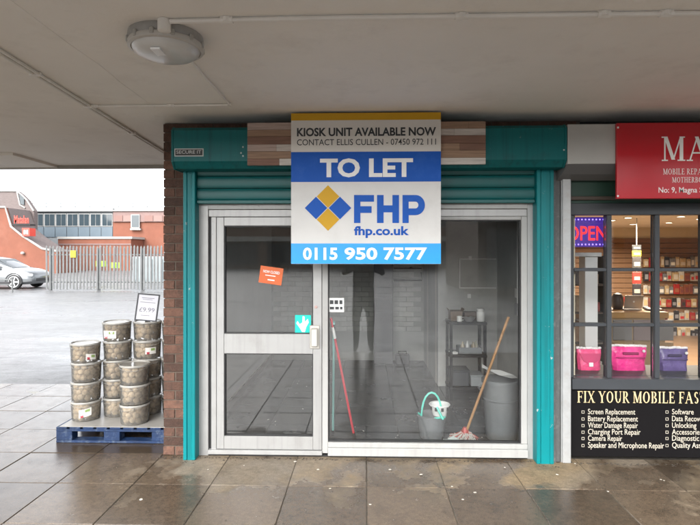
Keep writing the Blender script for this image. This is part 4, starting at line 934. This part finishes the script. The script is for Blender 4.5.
loc_letters('£9.99', -.07, .07, .085, .125, -.0035, ink, pb, .0); q = MB(); q.box(-.06,.055,-.0042,-.0032,.212,.217); q.box(-.05,.04,-.0042,-.0032,.198,.202); q.build('heading_rule', ink, pb, local=True)
q = MB(); q.box(-.07,.07,-.0042,-.0032,.172,.176); q.box(-.05,.03,-.0042,-.0032,.05,.054); q.build('rule', ink, pb, local=True)
q = MB(); q.obox((0,.03,.07), (.05,.004,.16), (R(22),0,0)); q.build('strut', M['dark'], pb, local=True)
# ================================================================= BACKGROUND: FENCE
galvp = pm('palisade_steel', (.12,.125,.125), .65, .0, var=.15, vs=3, stain=(.08,.075,.07), ss=2, samt=.4)
fe = thing('palisade_fence', 'grey steel palisade fence across the far side of yard', 'fence', (-10,18.7,-.03))
def pale_mesh():
    q = MB(); w = .043; h = 2.0
    pr = [(-w,0),(-w*.4,-.02),(w*.4,-.02),(w,0)]
    for i in range(3):
        (xa,ya),(xb,yb) = pr[i],pr[i+1]
        q.add([(xa,ya,.05),(xb,yb,.05),(xb,yb,h-.09 if i != 0 else h-.09),(xa,ya,h-.09)], [(0,1,2,3)]); q.add([(xa,ya+.004,.05),(xb,yb+.004,.05),(xb,yb+.004,h-.09),(xa,ya+.004,h-.09)], [(0,1,2,3)])
    q.add([(-w,.002,h-.09),(w,.002,h-.09),(w*.6,.0,h-.01),(w*.35,0,h-.04),(0,-.002,h+.03),(-w*.35,0,h-.04),(-w*.6,0,h-.01)], [tuple(range(7))])
    o = q.build('pale', galvp); me = o.data; bpy.data.objects.remove(o); return me
PM_ = pale_mesh(); x = -14.2
while x < -2.5:
    share('pale', PM_, fe, (x, 18.66, random.uniform(-.04,.01)), (0,random.uniform(-.008,.008),0)); x += .152
for z in (.32,1.55): part('rail', galvp, fe, (-14.25,-2.5,18.69,18.73,z,z+.05), bev=0)
for x in (-14.1,-11.9,-9.9,-7.6,-5.2,-2.7): part('post', galvp, fe, (x-.05,x+.05,18.735,18.83,-.03,1.85), bev=0)
p = at(73,254,18.6); one('warning_sign', 'small yellow warning sign fixed to the palisade fence', 'sign', pm('warning_yellow', (.5,.40,.01), .5), lambda q: (q.box(p.x-.12,p.x+.12,18.60,18.615,p.z-.15,p.z+.15), q.add([(p.x-.06,18.598,p.z-.02),(p.x+.06,18.598,p.z-.02),(p.x,18.598,p.z+.09)], [(0,1,2)])))
# pale things stored behind the fence
one('storage_skip', 'pale grey storage container seen through the palisade fence', 'container', pm('container_pale', (.20,.23,.24), .5, var=.1), lambda q: (q.box(-13.2,-9.9,25,27,-.03,1.45,.03), [q.box(-13.1+.3*k,-12.95+.3*k,24.96,24.9995,.1,1.3) for k in range(10)]))
one('storage_skip', 'white low container behind right end of palisade fence', 'container', pm('container_white', (.26,.28,.29), .5, var=.1), lambda q: (q.box(-9.6,-6.2,22.5,24,-.03,1.15,.03), [q.box(-9.5+.35*k,-9.32+.35*k,22.46,22.4995,.1,1.0) for k in range(9)]))
for k, (u, v) in enumerate(((96,264),(111,265.5))):
    p = at(u, v, 24.4); one('hazard_panel', ['lime green panel left on the pale container','lime green panel right on the pale container'][k], 'panel', pm('lime', (.22,.38,.03), .5), lambda q: (q.box(p.x-.28,p.x+.28,24.9,24.955,p.z-.16,p.z+.16,.01), q.box(p.x-.03,p.x+.03,24.86,24.895,p.z-.1,p.z+.1)))

# knee rail in front of the car
kr = thing('knee_rail', 'low galvanised tube rail in front of the silver car', 'rail', (-16,17.4,-.03))
q = MB(); q.tube([(-21,17.4,.52),(-14.9,17.4,.52)], .03, 8); q.build('rail', galvp, kr, True)
q = MB(); q.tube([(-21,17.4,.30),(-14.9,17.4,.30)], .02, 8); q.build('rail', galvp, kr, True)
for x in (-20.6,-18.5,-16.4,-14.9): q = MB(); q.tube([(x,17.4,-.03),(x,17.4,.60)], .035, 8); q.build('post', galvp, kr, True)

# ================================================================= SILVER CAR
car = thing('parked_car', 'silver hatchback parked at far left beyond the yard', 'car', (-17.55,20.3,-.03))
paint = pm('silver_car_paint', (.12,.128,.135), .3, .5, coat=.6); cg = pm('car_glass', (.03,.04,.045), .15, spec=.4); blkp = pm('black_cladding', (.025,.025,.027), .6)
# body loft: stations along X (front at +), each a half-section mirrored
def loft(stations, name, mat, parent):
    q = MB(); vs = []; fs = []; n_ = len(stations[0][1])
    for x, sec in stations:
        for (y, z) in sec: vs.append((x, y, z))
        for (y, z) in reversed(sec): vs.append((x, -y, z))
    m_ = 2*n_
    for i in range(len(stations)-1):
        for k in range(m_):
            k2 = (k+1) % m_; fs.append((i*m_+k,(i+1)*m_+k,(i+1)*m_+k2,i*m_+k2))
    fs += [tuple(range(m_)), tuple(range((len(stations)-1)*m_, len(stations)*m_))]
    q.add(vs, fs); return q.build(name, mat, parent, True, local=True)
def sec(w, zb, zw, zt, wt): return [(w*.86,zb),(w,zb+.12),(w*1.0,(zb+zw)/2),(w*.985,zw),(wt,zt),(wt*.5,zt+.015)]
st = [(2.14,sec(.60,.30,.52,.60,.50)),(2.08,sec(.74,.24,.58,.72,.62)),(1.9,sec(.83,.22,.66,.82,.70)),(1.5,sec(.88,.21,.76,.92,.74)),(1.0,sec(.895,.2,.84,.99,.76)),(.5,sec(.90,.2,.88,1.0,.80)),(-.5,sec(.90,.2,.90,1.0,.82)),(-1.4,sec(.90,.2,.93,1.02,.82)),(-1.9,sec(.87,.24,.94,1.03,.76)),(-2.1,sec(.80,.3,.90,.98,.68)),(-2.15,sec(.72,.36,.7,.8,.6))]
body = loft(st, 'body', paint, car)
def gsec(w0, w1, z0, z1): return [(w0,z0),(w0*.985,z0+(z1-z0)*.3),((w0+w1)/2,z0+(z1-z0)*.65),(w1,z1-.03),(w1*.9,z1),(w1*.4,z1+.02)]
gs = [(1.12,gsec(.72,.70,.96,.99)),(.75,gsec(.77,.68,.97,1.18)),(.3,gsec(.80,.64,.98,1.40)),(-.2,gsec(.81,.62,.99,1.49)),(-.9,gsec(.81,.62,.99,1.49)),(-1.5,gsec(.79,.60,1.0,1.42)),(-1.9,gsec(.74,.60,1.0,1.24)),(-2.05,gsec(.70,.60,1.0,1.06))]
loft(gs, 'cabin', paint, car)
def quadp(name, mat, P, parent=car, th=.012):
    q = MB(); n_ = len(P); P = [Vector(p) for p in P]; nrm = (P[1]-P[0]).cross(P[2]-P[0]).normalized()*th
    q.add(P + [p+nrm for p in P], [tuple(range(n_)), tuple(reversed(range(n_,2*n_)))] + [(i,(i+1) % n_,(i+1) % n_+n_,i+n_) for i in range(n_)]); return q.build(name, mat, parent, local=True)
for s in (-1, 1):
    quadp('side_window', cg, [(.72,s*.79,1.02),(.30,s*.705,1.34),(-.35,s*.685,1.43),(-.35,s*.82,1.03)]); quadp('side_window', cg, [(-.43,s*.82,1.03),(-.43,s*.685,1.43),(-1.25,s*.69,1.40),(-1.35,s*.81,1.05)])
    q = MB(); q.obox((.60,s*.96,1.03), (.12,.2,.13), bev=.03); q.build('mirror', blkp if s > 0 else paint, car, local=True)
    q = MB(); q.box(-1.2,1.15,s*.90-.02,s*.90+.02,.22,.36,.01); q.build('sill_cladding', blkp, car, local=True)
    for x in (-.15,-1.1): q = MB(); q.box(x-.1,x+.1,s*.908-.014,s*.908+.014,.83,.86,.006); q.build('door_handle', blkp, car, local=True)
    q = MB(); q.obox((1.98,s*.72,.66), (.26,.16,.12), (0,R(12),s*R(-28)), .03); q.build('headlight', pm('headlight_lens', (.75,.77,.78), .12), car, local=True)
    for x in (1.32,-1.32):
        q = MB(); q.lathe([(.30,-.10),(.335,-.085),(.34,0),(.335,.085),(.30,.10)], (0,0,0), 28); q.v = [Vector((x+v.x, s*.80+v.z, .34+v.y)) for v in q.v]
        w = q.build('wheel', pm('tyre', (.02,.02,.02), .8), car, True, local=True)
        q = MB(); q.lathe([(.0,.102),(.05,.106),(.055,.1015)], (0,0,0), 16)
        for k in range(5):
            an = 2*PI*k/5; q.obox((.13*math.cos(an),.13*math.sin(an),.104), (.20,.055,.012), (0,0,an), .004)
        q.lathe([(.225,.101),(.25,.108),(.262,.1015)], (0,0,0), 28, False)
        q.v = [Vector((x+v.x, s*.80+s*v.z, .34+v.y)) for v in q.v]; q.build('rim', pm('alloy', (.5,.51,.52), .35, .6), w, local=True)
        q = MB(); q.lathe([(.36,-.0),(.395,.0),(.395,.03),(.36,.03)], (0,0,0), 28, False); q.v = [Vector((x+v.x, s*.885+s*v.z, .36+max(v.y,-.12))) for v in q.v]; q.build('arch_cladding', blkp, car, True, local=True)
quadp('windscreen', cg, [(1.02,-.66,1.02),(1.02,.66,1.02),(.36,.58,1.39),(.36,-.58,1.39)])
q = MB(); q.box(2.10,2.16,-.5,.5,.36,.5,.02); q.build('grille', blkp, car, local=True)

# ================================================================= FAR BUILDINGS
bkO = pm('orange_brick_far', (.175,.062,.037), .85, var=.14, vs=1.2, stain=(.21,.088,.058), ss=.8, samt=.5); tileR = pm('grey_roof_tiles', (.13,.105,.10), .8, var=.2, vs=3, stretch=(1,1,4)); whitec = pm('white_coping', (.33,.325,.31), .7)
clad = pm('grey_cladding', (.15,.165,.175), .55, var=.06, vs=1); bluep = pm('blue_grey_panel', (.085,.115,.14), .5, var=.08, vs=1); wing = pm('dark_window_glass', (.035,.05,.06), .1); pinkb = pm('pink_grey_band', (.19,.125,.115), .8, var=.12, vs=2)
redl = pm('red_letters', (.60,.06,.04), .5)
sb_ = thing('retail_building', 'orange brick store with swept grey roof and red lettering', 'building', (-33,38,-.03))
poly = [at(u, v, 38) for u, v in ((-90,274),(56,274),(56,251.5),(42,249),(22,236),(11,227),(5,207.5),(-90,207.5))]
q = MB(); q.prism([(p.x, p.z) for p in poly], 38, 38.3); q.build('gable_wall', bkO, sb_)
rp = [(p.x+.02, p.z) for p in poly[2:7]]; 
q = MB()
for i in range(4):
    (xa,za),(xb,zb_) = rp[i],rp[i+1]; q.add([(xa,38.301,za),(xb,38.301,zb_),(xb,41.2,zb_),(xa,41.2,za)], [(0,1,2,3)]); q.add([(xa-.15,38.301,za-.15),(xb-.15,38.301,zb_-.15),(xb-.15,41.2,zb_-.15),(xa-.15,41.2,za-.15)], [(0,1,2,3)])
q.add([(rp[4][0],38.301,rp[4][1]),(rp[4][0]-9,38.301,rp[4][1]),(rp[4][0]-9,41.2,rp[4][1]),(rp[4][0],41.2,rp[4][1])], [(0,1,2,3)])
q.build('swept_roof', tileR, sb_)
q = MB(); q.tube([(p.x+.03, 37.97, p.z+.03) for p in poly[2:8]], .09, 6); q.build('verge_coping', whitec, sb_)
q = MB(); q.box(poly[1].x-.3, poly[1].x, 38.31, 41.1, -.03, poly[2].z-.02); q.build('side_wall', bkO, sb_)
pp = [at(u, v, 41.3) for u, v in ((-90,271),(34,271),(34,211),(27,200),(22,195),(17,191),(-90,191))]
q = MB(); q.prism([(p.x, p.z) for p in pp], 41.3, 41.8); q.build('upper_roof', tileR, sb_)
q = MB(); q.tube([(p.x, 41.25, p.z) for p in pp[2:7]], .07, 6); q.tube([(p.x, 41.25, p.z) for p in [at(u, v, 41.25) for u, v in ((17,191.5),(20,205),(25,208))]], .07, 6); q.build('verge_coping', whitec, sb_)
w_ = [at(u, v, 41.2) for u, v in ((19,193),(24,197.5),(24,205),(20.5,204))]; q = MB(); q.prism([(p.x,p.z) for p in w_], 41.2, 41.28); q.build('window', wing, sb_)
a = at(12,224.5,37.6); b = at(29.5,214,37.6); 
sl = letters_px('Matalan', 14.5, 29, 215.5, 223.5, 37.7, redl, sb_, .012, depth=.06); sl.name = 'wall_lettering'
q = MB(); c_ = at(12,225.5,37.75); d_ = at(30.5,224,37.75); q.box(c_.x, d_.x, 37.72, 38.4, c_.z, d_.z); q.build('letter_rail', M['dark'], sb_)
c_ = at(22,236,37.7); d_ = at(29.5,228,37.7); q = MB(); q.box(c_.x, d_.x, 37.7, 38.5, c_.z, d_.z); lg = q.build('logo_box', redl, sb_)
q = MB(); e0 = at(23.6,234.3,37.69); e1 = at(28,229.8,37.69); q.box(e0.x,e0.x+.12,37.69,37.698,e0.z,e1.z); q.box(e1.x-.12,e1.x,37.69,37.698,e0.z,e1.z); q.obox(((e0.x+e1.x)/2,37.694,(e0.z+e1.z)/2), (.1,.006,.3)); q.build('logo_mark', whitec, lg)
p = at(23,253,37.9); q = MB(); q.lathe([(.0,0),(.14,.02),(.16,.1),(.10,.2),(.0,.22)], (p.x,37.85,p.z-.1), 12); q.build('wall_lamp', whitec, sb_, True)

ob = thing('office_building', 'low flat roofed brick building with long window strip behind fence', 'building', (-24,48,-.03))
def rect(nm, mat, par, u0, u1, v0, v1, Y, dep=.3):
    a = at(u0, v1, Y); b = at(u1, v0, Y); q = MB(); q.box(a.x, b.x, Y, Y+dep, a.z, b.z); return q.build(nm, mat, par)
rect('wall', clad, ob, 24, 113, 209.5, 272, 48, 8); rect('wall', bkO, ob, 113.05, 330, 222, 272, 47.9, 8); rect('parapet', pinkb, ob, 113.05, 330, 211, 221.9, 47.75, 8)
rect('roof_edge', pm('roof_edge', (.25,.26,.26), .6), ob, 24, 113, 207.8, 211.5, 47.6, .38); rect('roof_edge', pm('roof_edge_b', (.27,.24,.23), .6), ob, 113.05, 330, 209.5, 211.2, 47.6, 2)
for k in range(7):
    u = 32.5 + 11.5*k; f = rect('window', M['alu_grey'], ob, u, u+10.9, 213.5, 226.3, 47.93, .06); rect('pane', wing, f, u+.7, u+5.2, 214.3, 225.6, 47.90, .029); rect('pane', wing, f, u+5.7, u+10.2, 214.3, 225.6, 47.90, .029)
    rect('panel', bluep, ob, u, u+10.9, 227, 237, 47.92, .06)
for k in range(6): rect('band_panel', pm('band_%d' % k, (.19+.02*(k % 2),.11+.03*(k % 2),.095+.03*(k % 2)), .8), ob, 114+9.2*k+(12 if k > 1 else 0), 122.5+9.2*k+(12 if k > 1 else 0), 215.5, 221.5, 47.70, .04)
f = rect('window', M['alu_grey'], ob, 130.8, 139.5, 214.5, 228, 47.62, .12); rect('pane', wing, f, 131.6, 138.7, 215.2, 227.2, 47.59, .029); rect('sill', whitec, ob, 130, 140.3, 228.3, 230, 47.5, .3)
rect('side_wing', bkO, ob, 58, 131, 239, 272, 45, 2.7); rect('wing_coping', whitec, ob, 57, 132, 236.6, 238.9, 44.9, 2.9); rect('string_course', pinkb, ob, 58, 131, 243.5, 245, 44.95, .045)
for u in (72,86,100,114): rect('wing_pilaster', pinkb, ob, u, u+1.6, 246, 272, 44.9, .095)
hr = thing('roof_handrail', 'thin pale handrail along the flat roof of brick building', 'handrail', (-24,49,4))
for v in (203.2,206.8):
    a = at(31,v,49.5); b = at(328,v,49.5); q = MB(); q.tube([(a.x,49.5,a.z),(b.x,49.5,a.z)], .045, 6); q.build('rail', clad, hr)
for k in range(21): a = at(32+14.4*k,203,49.5); q = MB(); q.tube([(a.x,49.5,a.z),(a.x,49.5,5.55)], .04, 6); q.build('post', clad, hr)

# ================================================================= ACROSS THE PRECINCT (behind the camera, mirrored in the glass)
op = thing('offscreen_block', 'brown brick shop block across the precinct, mirrored in glass', 'building', (0,-52,-.03))
q = MB(); q.box(-34,34,-60,-52,-.03,6.2); q.build('wall', pm('brown_brick_far', (.17,.11,.08), .85, var=.15, vs=1.5), op)
q = MB(); q.box(-34,34,-52,-51.2,2.9,3.4); q.build('awning', M['conc'], op)
for k in range(12):
    x = -33+5.6*k; q = MB(); q.box(x,x+4.6,-51.99,-51.9,.3,2.7); f = q.build('shop_window', M['anth'], op); q = MB(); q.box(x+.1,x+4.5,-51.895,-51.88,.4,2.6); q.build('pane', wing, f)
    q = MB(); q.box(x+1.4,x+3.2,-51.99,-51.93,4.4,5.9); f = q.build('window', whitec, op); q = MB(); q.box(x+1.5,x+3.1,-51.925,-51.91,4.5,5.8); q.build('pane', wing, f)
for k, x in enumerate((-5.6,-4.2,3.1,5.6)):
    one('canopy_column', ['first','second','third','fourth'][k] + ' steel column of the canopy edge behind the viewer', 'column', M['galv'], lambda q: (q.box(x-.07,x+.07,-2.30,-2.16,-.012,2.7115,.01), q.box(x-.15,x+.15,-2.38,-2.08,-.011,.01)), False, 'columns at the canopy edge')

ob2 = thing('offscreen_block', 'added unseen brown brick block, darkening the reflection in the right of the display pane', 'building', (9,-18,-.03))  # added block out of view, there to darken the mirrored right side
q = MB(); q.box(4.4,24,-24,-16,-.03,4.6); q.build('wall', pm('dark_brick_far', (.10,.075,.06), .85, var=.15, vs=1.5), ob2)
q = MB(); q.box(4.2,24.2,-16,-14.8,2.8,3.2); q.build('awning', M['anth'], ob2)
for k in range(5):
    x = 4.7+3.8*k; q = MB(); q.box(x,x+3.6,-15.99,-15.9,.3,2.6); f = q.build('shop_window', M['anth'], ob2); q = MB(); q.box(x+.1,x+3.5,-15.895,-15.88,.4,2.5); q.build('pane', wing, f)

# ================================================================= PHOTOGRAPHER (seen only mirrored in the pane)
def skin(name, V, Eg, rad, root=0, sub=2):
    me = bpy.data.meshes.new(name); me.from_pydata(V, Eg, []); o = bpy.data.objects.new(name, me); C.objects.link(o)
    md = o.modifiers.new('s', 'SKIN'); md.use_smooth_shade = True; o.modifiers.new('d', 'SUBSURF').levels = sub
    for i, r_ in enumerate(rad): me.skin_vertices[0].data[i].radius = r_ if isinstance(r_, tuple) else (r_, r_)
    for i in range(len(V)): me.skin_vertices[0].data[i].use_root = (i == root)
    dg = bpy.context.evaluated_depsgraph_get(); m2 = bpy.data.meshes.new_from_object(o.evaluated_get(dg)); bpy.data.objects.remove(o); return m2
def build_person():
    ox, oy = -.02, -4.58
    V = []; Eg = []; Rr = []
    def a(p, r_, par=None):
        V.append((p[0]+ox, p[1]+oy, p[2])); Rr.append(r_)
        if par is not None: Eg.append((par, len(V)-1))
        return len(V)-1
    pel = a((0,0,.90), (.185,.125)); wa = a((0,0,1.10), (.175,.12), pel); ch = a((0,.0,1.30), (.20,.13), wa); nb = a((0,-.01,1.46), (.085,.075), ch); nk = a((0,.0,1.54), .056, nb)
    h1 = a((0,.025,1.60), (.070,.085), nk); h2 = a((0,.03,1.68), (.078,.095), h1); h3 = a((0,.02,1.755), (.060,.075), h2)
    for s in (-1, 1):
        sh_ = a((s*.17,0,1.42), .068, ch); el = a((s*.34,.10,1.30), .047, sh_); fm = a((s*.22,.23,1.52), .040, el); wr = a((s*.115,.315,1.63), .028, fm); pa_ = a((s*.085,.335,1.645), (.034,.018), wr)
        for k, (dz, ln) in enumerate(((.022,.050),(.006,.055),(-.010,.052),(-.026,.042))):
            f1 = a((s*.075,.350,1.648+dz), .0095, pa_); f2 = a((s*.078-s*.004,.350+ln*.42,1.648+dz), .009, f1); a((s*.078-s*.022,.350+ln*.5,1.648+dz), .008, f2)
        t1 = a((s*.075,.322,1.61), .011, pa_); a((s*.05,.318,1.62), .009, t1)
        hp = a((s*.10,0,.76), .098, pel); kn = a((s*.125,.025,.50), .070, hp); cf = a((s*.12,-.005,.30), .062, kn); an_ = a((s*.125,-.01,.09), .05, cf); a((s*.135,.07,.045), (.042,.035), an_); he = len(V)-1; a((s*.14,.15,.035), (.040,.028), he)
    me = skin('body', V, Eg, Rr)
    o = bpy.data.objects.new('body', me); C.objects.link(o); me.name = 'body'
    for m_ in (pm('skin_tone', (.48,.29,.21), .55), pm('navy_jumper', (.03,.035,.05), .85, var=.2, vs=30), pm('dark_trousers', (.02,.022,.026), .85), pm('black_shoe', (.012,.012,.012), .45)): me.materials.append(m_)
    mn = min(v.co.z for v in me.vertices)
    for v in me.vertices: v.co.z -= mn - .001
    for p_ in me.polygons:
        c_ = p_.center; z = c_.z+mn; p_.use_smooth = True
        hand = (c_.y-oy) > .27 and z > 1.4
        p_.material_index = 0 if (z > 1.515 and abs(c_.x-ox) < .1 and not hand) or hand else (1 if z > .93 else (2 if z > .085 else 3))
    t = thing('person', 'person in dark clothes photographing, mirrored in the display pane', 'person', (ox,oy,0))
    o.parent = t; o.location = -Vector((ox,oy,0))
    q = MB(); n_ = 18
    for i in range(8):
        for k in range(n_):
            th = (i/7)*PI*.56; an = 2*PI*k/n_; q.v.append(Vector((ox+.086*math.sin(th)*math.cos(an), oy+.012+.104*math.sin(th)*math.sin(an)-.012*(1-math.cos(th)), 1.70+.105*math.cos(th)-mn)))
    for i in range(7):
        for k in range(n_):
            a_ = k; b_ = (k+1) % n_
            if i >= 5 and 2 <= k <= 6: continue
            q.f.append((i*n_+a_, i*n_+b_, (i+1)*n_+b_, (i+1)*n_+a_)); q.mi.append(0)
    q.build('hair', pm('dark_hair', (.03,.02,.014), .7), t, True)
    q = MB()
    q.obox((ox,oy+.133,1.665-mn), (.022,.03,.04), (R(-15),0,0), .008); q.build('nose', me.materials[0], t, True)
    for s in (-1, 1):
        q = MB(); q.lathe([(.0,-.011),(.009,-.006),(.012,0),(.009,.006),(0,.011)], (ox+s*.032,oy+.118,1.69-mn), 10); q.build('eye', pm('eye_dark', (.05,.04,.04), .2), t, True)
        q = MB(); q.obox((ox+s*.084,oy+.02,1.68-mn), (.014,.04,.06), (0,0,s*.3), .006); q.build('ear', me.materials[0], t, True)
    q = MB(); q.obox((ox,oy+.121,1.63-mn), (.045,.012,.012), (0,0,0), .004); q.build('mouth', pm('lip', (.36,.14,.12), .5), t, True)
    ph = thing('phone', 'black mobile phone held up by the mirrored person', 'phone', (ox,-4.24,1.62))
    q = MB(); q.box(ox-.078,ox+.078,-4.246,-4.238,1.612-mn,1.688-mn,.003); q.build('case', pm('phone_case', (.01,.01,.012), .3), ph)
    q = MB(); q.box(ox+.045,ox+.07,-4.2375,-4.2365,1.655-mn,1.682-mn,.0004); q.build('lens', pm('phone_lens', (.02,.02,.03), .05), ph)
build_person()
